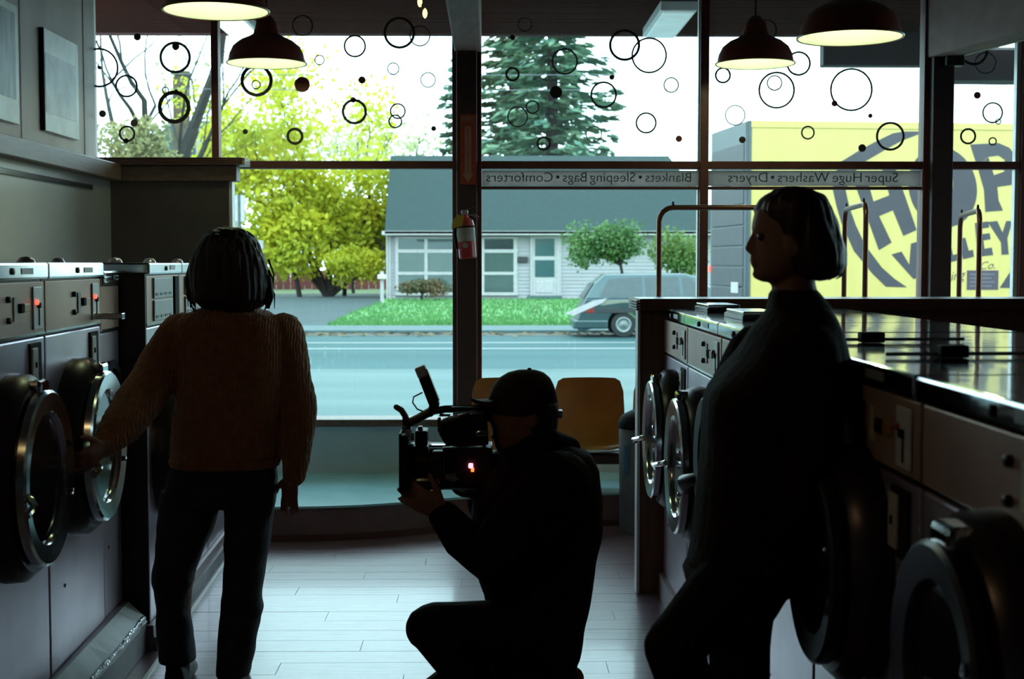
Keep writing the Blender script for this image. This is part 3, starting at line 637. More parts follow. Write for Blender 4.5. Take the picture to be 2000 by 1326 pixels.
side_glass('side_window', [(1172, 579), (1190, 545), (1254, 541), (1256, 579)]); side_glass('side_window', [(1262, 579), (1260, 541), (1326, 541), (1330, 579)]); side_glass('side_window', [(1336, 579), (1333, 541), (1350, 543), (1382, 579)])
MB().rings([[Vector((vp(1139, 0)[0] + .0, .25, vp(0, 583)[1])), Vector((vp(1161, 0)[0] - .03, .35, vp(0, 553)[1])), Vector((vp(1161, 0)[0] - .03, VW - .35, vp(0, 553)[1])), Vector((vp(1139, 0)[0], VW - .25, vp(0, 583)[1]))],
            [Vector((vp(1141, 0)[0] + .03, .25, vp(0, 583)[1])), Vector((vp(1163, 0)[0], .35, vp(0, 553)[1])), Vector((vp(1163, 0)[0], VW - .35, vp(0, 553)[1])), Vector((vp(1141, 0)[0] + .03, VW - .25, vp(0, 583)[1]))]]).build('rear_window', 'van_glass', van)
for k in (0, wb):
    for yy in (.02, VW - .22):
        wh = MB().lathe([(wr * .6, 0), (wr * .95, 0), (wr, .03), (wr, .17), (wr * .95, .2), (wr * .6, .2)], 28, (wc[0] + k, yy, wr + .0), 'y', cap=True).build('wheel', 'tyre', van, smooth=True)
        MB().lathe([(wr * .64, -.012), (wr * .56, -.03), (wr * .40, -.005), (wr * .22, -.022), (.02, -.03)], 24, (wc[0] + k, yy, wr), 'y', cap=True).build('hubcap', 'hub', wh, smooth=True)
MB().box(vp(1146, 0)[0], vp(1162, 0)[0], -.015, .1, vp(0, 612)[1], vp(0, 596)[1]).build('tail_light', 'tail_red', van, bev=.015)
MB().box(vp(1128, 0)[0] - .10, vp(1190, 0)[0], -.03, VW + .03, vp(0, 643)[1], vp(0, 626)[1]).build('bumper', 'van_paint', van, bev=.04)
MB().prism([vp(1172, 597), vp(1180, 586), vp(1290, 584), vp(1290, 590), vp(1215, 591)], -.006, .01, 'y').build('shoulder_reflection', 'van_reflection', van)  # pale shape paints the reflection along the body shoulder
MB().box(vp(1165, 0)[0], 4.6, -.012, .02, vp(0, 612)[1], vp(0, 603)[1]).build('side_moulding', 'van_trim', van, bev=.005)
bd = MB().prism([vp(1103, 613), vp(1158, 587), vp(1186, 583), vp(1176, 592), vp(1130, 612), vp(1121, 616)], -.03, .06, 'y').build('rear_board', 'trim_white', van); bd['label'] = 'slanting white board at the rear of the van'

# ------------------------------------------------------------------ yellow box truck
mat('truck_yellow', (1.40, 1.04, .29), .45, c2=(1.33, .98, .26), nscale=1.2, stretch=(3, 1, .4)); mat('truck_dark', (.075, .075, .095), .5, c2=(.055, .05, .07)); mat('truck_frame', (.16, .20, .22), .45); mat('logo_grey', (.105, .085, .105), .5, c2=(.09, .072, .09), nscale=3); mat('sticker', (.16, .10, .14), .5); mat('sticker_line', (.30, .26, .30), .5)
TY = 21.0; ta = math.atan2(.45, 4.04) * .9
tc = at(1465, 513, TY)
trk = empty('box_truck', (tc.x, tc.y, GZ), 'yellow box truck with a big dark round logo, parked on the right', 'truck', rz=ta)
TL, TWD = 6.4, 2.15; tz1 = az(237, TY) - GZ; tz0 = .95
Mi = (Matrix.Translation((tc.x, tc.y, GZ)) @ Matrix.Rotation(ta, 4, 'Z')).inverted()
def tuv(px, py):
    o = Mi @ Vector((0, 0, CAMZ)); d = Mi.to_3x3() @ (at(px, py, 10) - Vector((0, 0, CAMZ))); p = o + d * (-o.y / d.y); return (p.x, p.z)
bxt = MB().box(0, TL, 0, TWD, tz0, tz1).build('cargo_box', 'truck_yellow', trk, bev=.02)
MB().box(-.01, TL, -.012, .02, tz1 - .09, tz1 + .02).build('top_rail', 'truck_yellow', trk, bev=.01); MB().box(-.01, TL, -.012, .02, tz0 - .05, tz0 + .12).build('bottom_rail', 'truck_frame', trk, bev=.01)
rr_ = MB().box(-.05, 0, -.015, TWD + .015, tz0 - .1, tz1 + .02); rear = rr_.build('rear_frame', 'truck_frame', trk, bev=.01)
nsl = 9; sh_ = (tz1 - .28 - tz0 - .05) / nsl
for i in range(nsl): MB().box(-.075, -.05, .14, TWD - .14, tz0 + .05 + i * sh_, tz0 + .05 + (i + 1) * sh_ - .02).build('door_slat', 'truck_dark', rear, bev=.008)
MB().box(-.09, -.05, -.01, .04, tz0, tz1).build('rear_post', 'truck_frame', rear, bev=.006)
MB().box(-.10, -.075, TWD * .95, TWD, az(533, TY) - GZ, az(520, TY) - GZ).build('marker_light', 'red_lamp', rear, bev=.004)
MB().box(-.09, -.075, .35, .75, az(574, TY) - GZ, az(552, TY) - GZ).build('number_plate', 'trim_white', rear, bev=.004)
MB().box(.2, TL + 1.9, .5, .75, .55, .8).build('chassis_rail', 'truck_dark', trk); MB().box(.2, TL + 1.9, TWD - .75, TWD - .5, .55, .8).build('chassis_rail', 'truck_dark', trk)
for k in (1.4, 7.1):
    for yy in (.03, TWD - .31):
        wh = MB().lathe([(.25, 0), (.46, 0), (.49, .04), (.49, .24), (.46, .28), (.25, .28)], 28, (k, yy, .49), 'y', cap=True).build('wheel', 'tyre', trk, smooth=True)
        MB().lathe([(.27, -.01), (.2, .03), (.09, -.03), (.02, -.04)], 20, (k, yy, .49), 'y', cap=True).build('hubcap', 'hub', wh, smooth=True)
cabp = [(TL + .05, .55), (TL + .05, 2.55), (TL + .9, 2.6), (TL + 1.45, 1.75), (TL + 2.5, 1.55), (TL + 2.6, .55)]
cb = MB().prism(cabp, .1, TWD - .1, 'y').build('cab', 'trim_white', trk, bev=.05)
MB().prism([(TL + .35, 1.6), (TL + .35, 2.35), (TL + .85, 2.4), (TL + 1.3, 1.75), (TL + 1.3, 1.6)], .08, .11, 'y').build('cab_window', 'van_glass', cb)
# logo: tapering ring and letters, each a thin vinyl piece on the box
def zp(x, y): return tuv(1600 + x / 3.6825, 240 + y / 3.6825)
def logo_piece(name, pts): return MB().prism([zp(*p) for p in pts], -.006, -.001, 'y').build(name, 'logo_grey', bxt)
logo_piece('logo_ring', [(480, 1178), (380, 1080), (250, 920), (160, 720), (125, 600), (100, 487), (108, 390), (150, 283), (300, 190), (415, 130), (530, 75), (600, 62), (715, 62), (800, 74), (715, 82), (600, 125), (480, 190), (320, 283), (230, 380), (190, 487), (215, 600), (260, 730), (330, 880), (450, 1040), (540, 1120), (630, 1182)])
logo_piece('logo_ring', [(1298, 1186), (1400, 1030), (1480, 860), (1520, 700), (1610, 700), (1560, 900), (1500, 1060), (1440, 1188)])
logo_piece('logo_letter', [(232, 372), (330, 352), (390, 565), (505, 520), (452, 330), (545, 318), (700, 770), (605, 812), (530, 628), (430, 670), (520, 860), (430, 915)])
rs_ = []
for k in range(41):
    t_ = 2 * math.pi * k / 40; r_ = R(-14)
    def el(cx, cy, a_, b_): x_, y_ = a_ * math.cos(t_), b_ * math.sin(t_); return zp(cx + x_ * math.cos(r_) - y_ * math.sin(r_), cy + x_ * math.sin(r_) + y_ * math.cos(r_))
    o_, i_ = el(888, 462, 243, 292), el(862, 405, 96, 150)
    rs_.append([Vector((o_[0], -.006, o_[1])), Vector((o_[0], -.001, o_[1])), Vector((i_[0], -.001, i_[1])), Vector((i_[0], -.006, i_[1]))])
MB().rings(rs_[:-1], closed=True).build('logo_letter', 'logo_grey', bxt)
logo_piece('logo_letter', [(1085, 155), (1290, 145), (1370, 180), (1415, 250), (1420, 360), (1390, 445), (1280, 460), (1290, 560), (1322, 630), (1195, 640), (1185, 480), (1140, 320), (1216, 247), (1256, 376), (1330, 350), (1334, 265), (1290, 235), (1215, 244), (1138, 316)])
for pts in ([(520, 945), (592, 925), (648, 1022), (660, 868), (735, 845), (715, 1112), (678, 1122)], [(770, 1085), (818, 868), (880, 858), (905, 1000), (862, 1012), (850, 965), (828, 972), (822, 1062)],
            [(890, 860), (940, 850), (962, 950), (1000, 940), (1012, 985), (920, 1006)], [(1000, 835), (1050, 825), (1075, 920), (1105, 912), (1112, 962), (1035, 980)],
            [(1120, 720), (1215, 708), (1222, 752), (1165, 760), (1172, 800), (1225, 792), (1232, 836), (1180, 845), (1188, 905), (1240, 895), (1250, 950), (1140, 962)], [(1212, 712), (1280, 705), (1318, 790), (1345, 705), (1390, 705), (1352, 830), (1362, 945), (1312, 948), (1308, 860)]): logo_piece('logo_letter', pts)
def letter(ch, px, py, wpx, hpx, deg, off=.03, shear=0):
    u, z = tuv(px, py); k = TY / F * 1.02; M4 = Matrix(((1, 0, 0, u), (0, 0, -1, -.004), (0, 1, 0, z), (0, 0, 0, 1))) @ Matrix.Rotation(R(deg), 4, 'Z')
    return text_obj('logo_letter', ch, 'logo_grey', bxt, M4, fit=(wpx * k, hpx * k), extrude=.002, offset=off, shear=shear)
letter('Brewing', 1846, 544, 84, 24, 8, -.01, .4); letter('Co.', 1929, 518, 30, 15, 4, -.01, .4)
a, b = tuv(1888, 566), tuv(1950, 528); st = MB().box(a[0], b[0], -.006, -.001, a[1], b[1]).build('sticker', 'sticker', bxt)
for i in range(4):
    zz = b[1] - (i + 1) * (b[1] - a[1]) / 5; MB().box(a[0] + .05, b[0] - (.06 + .05 * (i % 2)), -.008, -.006, zz - .012, zz + .012).build('sticker_line', 'sticker_line', st)
# canopy boards outside at the upper right
mat('canopy_brown', (.13, .075, .08), .65, c2=(.10, .055, .06), nscale=2)
p0, p1 = at(1608, 128, 9.9), at(1830, 60, 9.9)
cs = empty('hanging_sign_box', (p0.x, 9.9, p0.z), 'dark red-brown sign box hanging under the overhang behind the right lamps', 'sign')
MB().box(0, p1.x - p0.x, 0, .12, 0, 3.2 - p0.z - .05).build('box', 'canopy_brown', cs, bev=.01)
for k in (.1, p1.x - p0.x - .1): MB().tube([(k, .06, 3.2 - p0.z - .06), (k, .06, 3.2 - p0.z + .01)], .012, 6).build('hanger', 'dark_plastic', cs)
p0, p1 = at(1858, 157, 10.6), at(2080, 96, 10.6)
cs = empty('canopy', (p0.x, 10.6, p0.z), 'red-brown flat canopy edge outside at the far right of the window', 'canopy')
MB().box(0, p1.x - p0.x + .6, 0, .25, 0, p1.z - p0.z).build('fascia_box', 'canopy_brown', cs, bev=.01)
for k in (.12, p1.x - p0.x + .3): MB().tube([(k, .12, -(p0.z - GZ)), (k, .12, .02)], .04, 8).build('support_post', 'truck_frame', cs) if k > .2 else None
MB().box(.0, p1.x - p0.x, .05, .1, p1.z - p0.z, p1.z - p0.z + .02).build('drip_edge', 'trim_white', cs)

mat = _mat
# ------------------------------------------------------------------ washers
mat('coin_red', (.5, .06, .04), .4); mat('label_plate', (.34, .35, .36), .4, .3); mat('door_bowl', (.02, .02, .025), .08, c2=(.016, .016, .02)); mat('side_shaded_black', (.02, .02, .03), .55)
mat('door_ring_dark', (.05, .042, .05), .3, .6)
def washer(name, label, w, z0, z1, rc, zc, group, top='steel_bright', style='coin', lit='red_lamp', ring='steel_bright', Dp=.72, lip=.05, ctl=.17, door=True, open_hole=False):
    t = empty(name, (0, 0, 0), label, 'washing machine', group)
    zp = z1 - lip - ctl; g = .006
    MB().box(g, w - g, 0, Dp, z0, zp - .006).build('body', 'steel', t, bev=.006)
    MB().box(g, w - g, .02, Dp, zp - .006, zp + .003).build('seam', 'dark_plastic', t)
    MB().box(g, w - g, -.004, .006, zp + .002, zp + .008).build('seam_bead', 'steel_bright', t)
    pn = MB().box(g, w - g, -.002, Dp, zp + .003, z1 - lip - .006).build('control_panel', 'panel_brown', t, bev=.004)
    MB().box(g, w - g, .01, Dp, z1 - lip - .006, z1 - lip).build('seam', 'dark_plastic', t)
    td = MB().box(.003, w - .003, -.016, Dp, z1 - lip, z1).build('top_lid', top, t, bev=.007)
    MB().box(w * .60, w * .76, -.018, -.015, z1 - lip + .016, z1 - lip + .034).build('badge', 'label_plate', td)
    MB().lathe([(.010, 0), (.010, -.005), (.004, -.007)], 10, (w * .48, -.016, z1 - lip / 2), 'y', cap=True).build('lid_lock', 'dark_plastic', td)
    zm = (zp + z1 - lip) / 2
    if style == 'coin':
        cp = MB().box(w - .135, w - .045, -.008, -.002, zp + .018, z1 - lip - .022).build('coin_plate', 'plate_white', pn, bev=.003)
        MB().box(w - .088, w - .080, -.010, -.007, zp + .03, zm).build('coin_slot', 'black_matte', cp)
        MB().box(w - .102, w - .078, -.015, -.007, zm - .002, zm + .014).build('coin_chute', 'black_matte', cp, bev=.002)
        MB().lathe([(.008, 0), (.008, -.008), (.002, -.010)], 10, (w - .116, -.008, zm + .016), 'y', cap=True).build('indicator_lamp', lit, cp)
        MB().box(w - .27, w - .235, -.012, -.002, zm - .012, zm + .016).build('selector_knob', 'black_matte', pn, bev=.003)
        MB().box(w - .228, w - .17, -.008, -.002, zm - .010, zm + .014).build('price_tag', 'amber', pn, bev=.002)
        MB().box(w - .32, w - .29, -.006, -.002, zm - .035, zm + .035).build('label_strip', 'cream', pn)
        for dz in (-.03, .03): MB().lathe([(.010, 0), (.009, -.010), (.004, -.012)], 10, (w - .37, -.002, zm + dz), 'y', cap=True).build('button', 'dark_plastic', pn)
    else:
        for a, b in ((zp + .015, zm - .003), (zm + .003, z1 - lip - .015)):
            lp = MB().box(w * .18, w * .74, -.010, -.002, a, b).build('label_panel', 'label_plate', pn, bev=.003)
            for k in range(4): MB().box(w * (.22 + .13 * k), w * (.22 + .13 * k) + w * .07, -.012, -.009, a + .012, a + .022).build('print_block', 'dark_plastic', lp)
        MB().box(w * .80, w * .92, -.012, .01, zp + .012, z1 - lip - .012).build('coin_recess', 'black_matte', pn, bev=.003)
    # soap slot below the control panel
    rc_ = MB().box(w - .17, w - .055, -.006, .01, zp - .155, zp - .022).build('soap_recess', 'black_matte', t, bev=.003)
    MB().box(w - .165, w - .110, -.012, -.004, zp - .140, zp - .035).build('soap_flap', 'cream', rc_, bev=.004)
    MB().box(w - .143, w - .132, -.015, -.011, zp - .095, zp - .078).build('keyhole', 'black_matte', rc_)
    if open_hole:
        MB().lathe([(rc, -.002), (rc + .02, -.012), (rc - .012, -.012), (rc - .012, .05), (.01, .05)], 32, (w / 2, 0, zc), 'y', cap=True).build('drum_opening', 'black_matte', t, smooth=True)
    if door:
        cx = w / 2
        MB().lathe([(rc + .05, .0), (rc + .046, -.045), (rc + .018, -.075), (rc - .02, -.078)], 44, (cx, 0, zc), 'y').build('door_seat', 'door_ring_dark', t, smooth=True)
        d = MB().lathe([(rc - .01, -.07), (rc + .004, -.086), (rc + .002, -.106), (rc - .006, -.112), (rc - .058, -.106), (rc - .068, -.094), (rc - .068, -.06)], 44, (cx, 0, zc), 'y').build('door', ring, t, smooth=True)
        MB().lathe([(rc - .066, -.09), (rc - .085, -.065), (max(rc - .13, .05), -.045), (.01, -.03)], 36, (cx, 0, zc), 'y', cap=True).build('door_glass', 'door_bowl', d, smooth=True)
        hg = MB().cbox((cx, -.075, zc + rc + .008), (.09, .05, .045)); hg.build('door_hinge', 'chrome', t, bev=.012)
        for a in (-.35, .35): MB().lathe([(.011, 0), (.011, -.008), (.003, -.010)], 8, (cx + rc * .86 * math.cos(a), -.110, zc + rc * .86 * math.sin(a)), 'y', cap=True).build('bolt', 'chrome', d)
        if ring == 'door_ring_dark':
            hd = MB().tube([(cx - rc + .03, -.10, zc - .075), (cx - rc - .03, -.135, zc - .095), (cx - rc - .10, -.125, zc - .125)], [.018, .024, .026], 10, round_=True).build('door_handle', 'door_ring_dark', d, smooth=True)
        else: MB().tube([(cx - rc + .03, -.11, zc - .02), (cx - rc - .03, -.145, zc - .035), (cx - rc - .075, -.135, zc - .05)], [.011, .010, .012], 8).build('door_handle', 'chrome', d, smooth=True)
    MB().lathe([(.006, 0), (.006, -.003)], 8, (w * .25, 0, z0 + .25), 'y', cap=True).build('screw', 'dark_plastic', t)
    return t
def place(t, x, y, z, rz, label=None):
    t.location = (x, y, z); t.rotation_euler = (0, 0, rz)
    if label: t['label'] = label
    return t
# left row, near bank
s1 = math.atan(.035)
def lx1(y): return -1.36 - .035 * (y - 3.6)
wA = washer('washing_machine', 'steel front-loading washer cut by the left edge of the photo', .70, .2, 1.5, .25, .885, 'washers along the left wall')
MB().box(.10, .34, .05, .3, 1.5, 1.512).build('detergent_tray', 'plate_white', wA, bev=.003)
place(wA, lx1(3.6), 3.6, 0, R(90) + s1)
wB = copy_tree(wA); place(wB, lx1(4.3), 4.3, 0, R(90) + s1, 'steel front-loading washer whose round door the woman in the sweater holds')
for ch in list(wB.children):
    if ch.name.startswith('detergent_tray'): bpy.data.objects.remove(ch)
dz = {'soap_cap': .05}
MB().lathe([(.032, 0), (.028, .010), (.018, .018), (.004, .021)], 16, (.36, .16, 1.5), 'z', cap=True).build('vent_cap', 'steel', wB, smooth=True)
# coin tray slid out on this one
MB().box(.60, .645, -.10, -.007, 1.30, 1.322).build('coin_slide', 'chrome', wB, bev=.003)
wC = washer('washing_machine', 'narrow washer with a dark round drum opening, recessed between the two left banks', .29, .2, 1.47, .13, .99, 'washers along the left wall', door=False, open_hole=True, style='none')
for ch in list(wC.children):
    if ch.name.split('.')[0] in ('soap_recess', 'badge', 'control_panel'):
        for g in list(ch.children): remove_tree(g)
        if ch.name.startswith('soap_recess'): remove_tree(ch)
place(wC, lx1(5.0) - .004, 5.005, 0, R(90) + s1)
for k in range(3): MB().box(.004, .285, -.019, -.01, 1.425 + k * .016, 1.433 + k * .016).build('lid_rib', 'steel_bright', wC, bev=.002)
MB().lathe([(.032, 0), (.028, .030), (.018, .046), (.004, .05)], 16, (.2, .2, 1.47), 'z', cap=True).build('vent_cap', 'steel', wC, smooth=True)
# far bank
s2 = math.atan(.04)
def lx2(y): return -1.327 - .04 * (y - 5.3)
w2 = washer('washing_machine', 'washer with printed control panel, nearest of the far left bank, beside the sweater', .68, .1, 1.5, .235, .74, 'washers along the left wall', style='panel', ctl=.20, lip=.045)
MB().box(-.012, .0, 0, .72, .02, 1.46).build('side_panel', 'side_shaded_black', w2); MB().lathe([(.030, 0), (.026, .010), (.018, .018), (.004, .021)], 16, (.38, .2, 1.5), 'z', cap=True).build('vent_cap', 'steel', w2, smooth=True)  # black side sheet, with the shadow on that side put into its colour
place(w2, lx2(5.33), 5.33, 0, R(90) + s2)
for k, lab in ((1, 'washer in the middle of the far left bank, behind the woman in the sweater'), (2, 'washer at the end of the far left bank, next to the raised platform')):
    c = copy_tree(w2); yy = 5.33 + k * .682; place(c, lx2(yy), yy, 0, R(90) + s2, lab)
    for ch in list(c.children):
        if ch.name.startswith('side_panel'): bpy.data.objects.remove(ch)
# plinths with a crinkled metal edge
mat('plinth_grey', (.20, .19, .22), .5, c2=(.15, .14, .16), nscale=6); mat('plinth_low', (.24, .17, .20), .45); mat('foil', (.55, .56, .60), .22, .9, bump=.4, bscale=45)
pA = struct(MB().prism([(XI, 2.2), (-1.245, 2.2), (lx1(5.29) + .085, 5.29), (XI, 5.29)], 0, .125).build('plinth_1', 'plinth_grey', bev=.004))
rs = []
for i in range(40):
    yy = 2.3 + i * (2.98 / 39); x0 = lx1(yy); j = random.uniform(-.006, .006)
    rs.append([Vector((x0 - .04, yy, .199)), Vector((x0 + .02, yy, .198)), Vector((x0 + .075 + j, yy, .142 + j)), Vector((x0 + .090 + j, yy, .118)), Vector((x0 + .078, yy, .126)), Vector((x0 - .04, yy, .126))])
MB().rings(rs).build('sloped_top', 'plinth_grey', pA)
rj = random.Random(2); MB().tube([(lx1(2.3 + i * .037) + .083 + rj.uniform(-.003, .003), 2.3 + i * .037, .137 + rj.uniform(-.003, .003)) for i in range(81)], [.0075 + rj.uniform(-.002, .004) for i in range(81)], 8).build('metal_edge', 'foil', pA, smooth=True)
pB = struct(MB().prism([(XI, 5.29), (lx2(5.29) + .02, 5.29), (lx2(7.37) + .02, 7.37), (XI, 7.37)], 0, .10).build('plinth_2', 'plinth_low', bev=.003))
MB().prism([(lx2(5.29) + .02, 5.29), (lx2(5.29) + .035, 5.29), (lx2(7.36) + .035, 7.36), (lx2(7.36) + .02, 7.36)], .0, .055).build('skirting_board', 'plinth_grey', pB)
tpe = MB()
tpe.prism([(lx2(4.7) + .055, 4.7), (lx2(4.7) + .07, 4.7), (lx2(5.25) + .07, 5.25), (lx2(5.25) + .055, 5.25)], 0.0005, .006); t1 = tpe.build('floor_strip', 'plate_white', pB)
MB().prism([(lx2(5.4) + .05, 5.4), (lx2(5.4) + .064, 5.4), (lx2(7.3) + .06, 7.3), (lx2(7.3) + .048, 7.3)], 0.0005, .006).build('floor_strip', 'plate_white', pB)

# right row
XF = .77
rw = [(5.40, 6.13), (4.60, 5.395), (3.965, 4.595), (3.25, 3.935), (2.45, 3.245), (1.65, 2.445)]
rl_ = ['steel washer at the far end of the right row, against the wooden end panel', 'second steel washer from the wooden end panel, half hidden by the leaning woman', 'third washer from the end panel, behind the leaning woman',
       'fourth washer from the end panel, its lid beside the leaning woman\u2019s shoulder', 'near washer of the right row with the dark round door below the woman\u2019s elbow', 'nearest washer of the right row, in the lower right corner']
for i, ((a, b), lab) in enumerate(zip(rw, rl_)):
    w_ = b - a
    t = washer('washing_machine', lab, w_, .11, 1.3, .245 if i < 2 else .205, .76 if i < 2 else .875, 'washers along the right aisle', top='steel_top', lit='coin_red', ring='steel_bright' if i < 2 else 'door_ring_dark', Dp=.77, lip=.045, ctl=.155)
    tr_ = MB().box(w_ * .30, w_ * .78, .10, .24, 1.3, 1.316).build('dispenser_lid', 'dark_plastic', t, bev=.003); MB().box(w_ * .32, w_ * .76, .105, .235, 1.316, 1.330).build('dispenser_flap', 'steel_bright', tr_, bev=.004)
    if i in (3, 4):
        yb = .27; lxx = .495 if i == 3 else .355; yb = .18 if i == 3 else .20; hb_ = MB().tube([(lxx, .06, 1.308), (lxx - .02, .42, 1.308)], .004, 6).build('lid_rod', 'chrome', t); MB().box(lxx - .02, lxx + .02, yb - .03, yb + .03, 1.301, 1.327).build('lid_grip', 'black_matte', hb_, bev=.004)
        bpy.data.objects.remove(tr_.children[0]); bpy.data.objects.remove(tr_)
    place(t, XF, b, 0, R(-90))
struct(MB().box(XF - .02, XF + .77, 1.6, 6.13, 0, .11).build('plinth_3', 'plinth_low', bev=.003))
# end panel, ledge and back board
mat('panel_wood', (.22, .11, .08), .45, c2=(.15, .075, .055), nscale=4, stretch=(8, 8, .6))
PYR = 6.2
ep = empty('partition_counter', (.67, PYR, 0), 'dark wooden partition with a laminated ledge at the end of the right washers', 'partition')
MB().box(.668, 3.7, PYR, PYR + .06, 0, 1.285).build('end_panel', 'panel_wood', ep, world=True, bev=.003); MB().box(.655, .668, PYR - .02, PYR + .075, 0, 1.285).build('lit_edge_band', 'plate_white', ep, world=True, bev=.003)  # white strip paints the lit left edge of the end panel
ld = MB().box(.66, 3.72, PYR - .06, PYR + .30, 1.287, az(583, PYR)).build('ledge', 'ledge_laminate', ep, world=True, bev=.004)
for k in range(4): MB().box(.645, .66, PYR - .06, PYR + .30, 1.289 + k * .012, 1.298 + k * .012).build('ledge_layer', 'cream' if k == 3 else 'ledge_laminate', ld, world=True, bev=.002)
# garment rails on laundry carts behind it
mat('rail_bronze', (.30, .14, .10), .35, .7)
def cart(A, B, zt, depth, label, seed):
    A, B = Vector(A), Vector(B); u = (B - A); L = u.length; u.normalize(); n = Vector((-u.y, u.x, 0))
    if n.y < 0: n = -n
    t = empty('laundry_cart', ((A + B) / 2), label, 'cart', 'laundry carts behind the partition')
    rr = .07; z0 = .16
    pts = [A + Vector((0, 0, z0)), A + Vector((0, 0, zt - rr))] + [A + u * rr * (1 - math.cos(a)) + Vector((0, 0, zt - rr + rr * math.sin(a))) for a in (.4, .8, 1.2)] + [A + u * rr + Vector((0, 0, zt)), B - u * rr + Vector((0, 0, zt))] + [B - u * rr * (1 - math.sin(a)) + Vector((0, 0, zt - rr + rr * math.cos(a))) for a in (.4, .8, 1.2)] + [B + Vector((0, 0, zt - rr)), B + Vector((0, 0, z0))]
    rl = MB().tube(pts, .0135, 10).build('garment_rail', 'rail_bronze', t, smooth=True, world=True)
    for q in (A + u * rr, B - u * rr): MB().tube([q + Vector((0, 0, zt + .01)), q + Vector((0, 0, zt + .03))], [.008, .005], 6).build('rail_stop', 'dark_plastic', rl, world=True)
    c = [A, B, B + n * depth, A + n * depth]
    for zz, nm in ((.16, 'base_frame'), (.75, 'basket_rim')):
        MB().tube([q + Vector((0, 0, zz)) for q in c] + [c[0] + Vector((0, 0, zz))], .011, 6).build(nm, 'chrome', t, world=True)
    mb = MB()
    for i in range(12):
        s = i / 11
        for p, q in ((c[0], c[1]), (c[3], c[2])): x = p.lerp(q, s); mb.tube([x + Vector((0, 0, .3)), x + Vector((0, 0, .75))], .003, 4)
        p = c[0].lerp(c[1], s) + Vector((0, 0, .3)); mb.tube([p, p + n * depth], .003, 4)
    tag(mb.build('wire_basket', 'chrome', t, world=True), kind='stuff')
    for q in c:
        k = MB().tube([q + Vector((0, 0, .08)), q + Vector((0, 0, .17))], .010, 6).build('caster_stem', 'chrome', t, world=True); MB().lathe([(.02, -.012), (.05, -.012), (.05, .012), (.02, .012)], 14, q + Vector((0, 0, .05)), 'y', cap=True).build('caster_wheel', 'dark_plastic', k, world=True)
def gp(px, Y): return (ax(px, Y), Y, 0)
cart(gp(1287, 7.0), gp(1578, 7.0), az(405, 7.0), .40, 'laundry cart whose wide garment rail shows left of the leaning woman', 1)
cart(gp(1690, 6.75), gp(1649, 7.52), az(397, 6.75), -.42, 'laundry cart whose garment rail shows just right of the leaning woman\u2019s hair', 2)
cart(gp(1912, 6.75), gp(1874, 7.52), az(410, 6.75), -.42, 'laundry cart whose garment rail stands at the far right by the truck', 3)

# ------------------------------------------------------------------ waiting seats
mat('shell_amber', (.50, .22, .05), .28, c2=(.40, .17, .04), nscale=5, trans=.25); mat('bench_brown', (.10, .05, .04), .5)
CY = 8.16
bn = empty('seat_bench', (ax(1150, CY), CY, PZ), 'brown low beam bench carrying the amber shell seats', 'bench')
MB().box(ax(955, CY), ax(1400, CY), 7.93, 8.17, .335, .395).build('beam', 'bench_brown', bn, world=True, bev=.01)
for px in (985, 1140, 1370): MB().box(ax(px, CY) - .03, ax(px, CY) + .03, 7.98, 8.12, PZ, .335).build('leg', 'bench_brown', bn, world=True, bev=.006)
def shell_seat(label, px):
    t = empty('shell_seat', (ax(px, CY), CY, .397), label, 'chair', 'amber shell seats under the window')
    prof = [(-.33, .038), (-.31, .052), (-.2, .04), (-.05, .03), (.02, .055), (.06, .13), (.075, .24), (.085, .34), (.088, .40), (.086, .418)]; W = [.40, .42, .44, .44, .43, .42, .42, .41, .37, .31]
    mb = MB(); front, back = [], []
    for (yy, zz), wd in zip(prof, W):
        row = []
        for k in range(9):
            s = k / 4 - 1; e = abs(s) ** 2.6
            row.append((s * wd / 2, yy - (.05 * e if zz > .06 else 0), zz + (.035 * e if zz <= .06 else 0)))
        front.append(row)
    n = 9; vs = [p for r in front for p in r] + [(p[0], p[1] + .012, p[2] - .010) for r in front for p in r]; o = len(front) * n; fs = []
    for i in range(len(front) - 1):
        for j in range(n - 1):
            a = i * n + j; fs.append((a, a + 1, a + n + 1, a + n)); fs.append((o + a + n, o + a + n + 1, o + a + 1, o + a))
    for i in range(len(front) - 1):
        for j in (0, n - 1): a = i * n + j; fs.append((a, a + n, o + a + n, o + a))
    for i in (0, len(front) - 1):
        for j in range(n - 1): a = i * n + j; fs.append((a, a + 1, o + a + 1, o + a))
    mb.add(vs, fs).build('shell', 'shell_amber', t, smooth=True)
    MB().tube([(-.2, -.335, .032), (0, -.337, .030), (.2, -.335, .032)], .007, 6).build('front_rim', 'plate_white', t)
    MB().box(-.08, .08, -.12, .0, -.001, .028).build('mount', 'dark_plastic', t, bev=.004)
shell_seat('amber shell seat mostly hidden behind the cameraman\u2019s cap', 990); shell_seat('amber glossy shell seat in full view right of the cameraman', 1152); shell_seat('amber shell seat cut off by the wooden end panel', 1308)
bl = (ax(1258, 7.63), 7.63, 0)
mat('bin_grey', (.16, .18, .22), .45); mat('bin_blue', (.05, .20, .35), .4)
b_ = empty('waste_bin', bl, 'slim grey-blue bin with black domed lid beside the end panel', 'bin')
MB().lathe([(.125, 0), (.13, .02), (.135, .58), (.128, .6)], 24, (0, 0, 0), cap=True).build('bin_body', 'bin_grey', b_, smooth=True); MB().lathe([(.142, .585), (.142, .615), (.12, .655), (.06, .685), (.01, .69)], 24, (0, 0, 0), cap=True).build('lid', 'black_matte', b_, smooth=True); MB().box(-.115, -.09, -.105, -.085, .34, .50).build('sticker', 'bin_blue', b_, bev=.003)

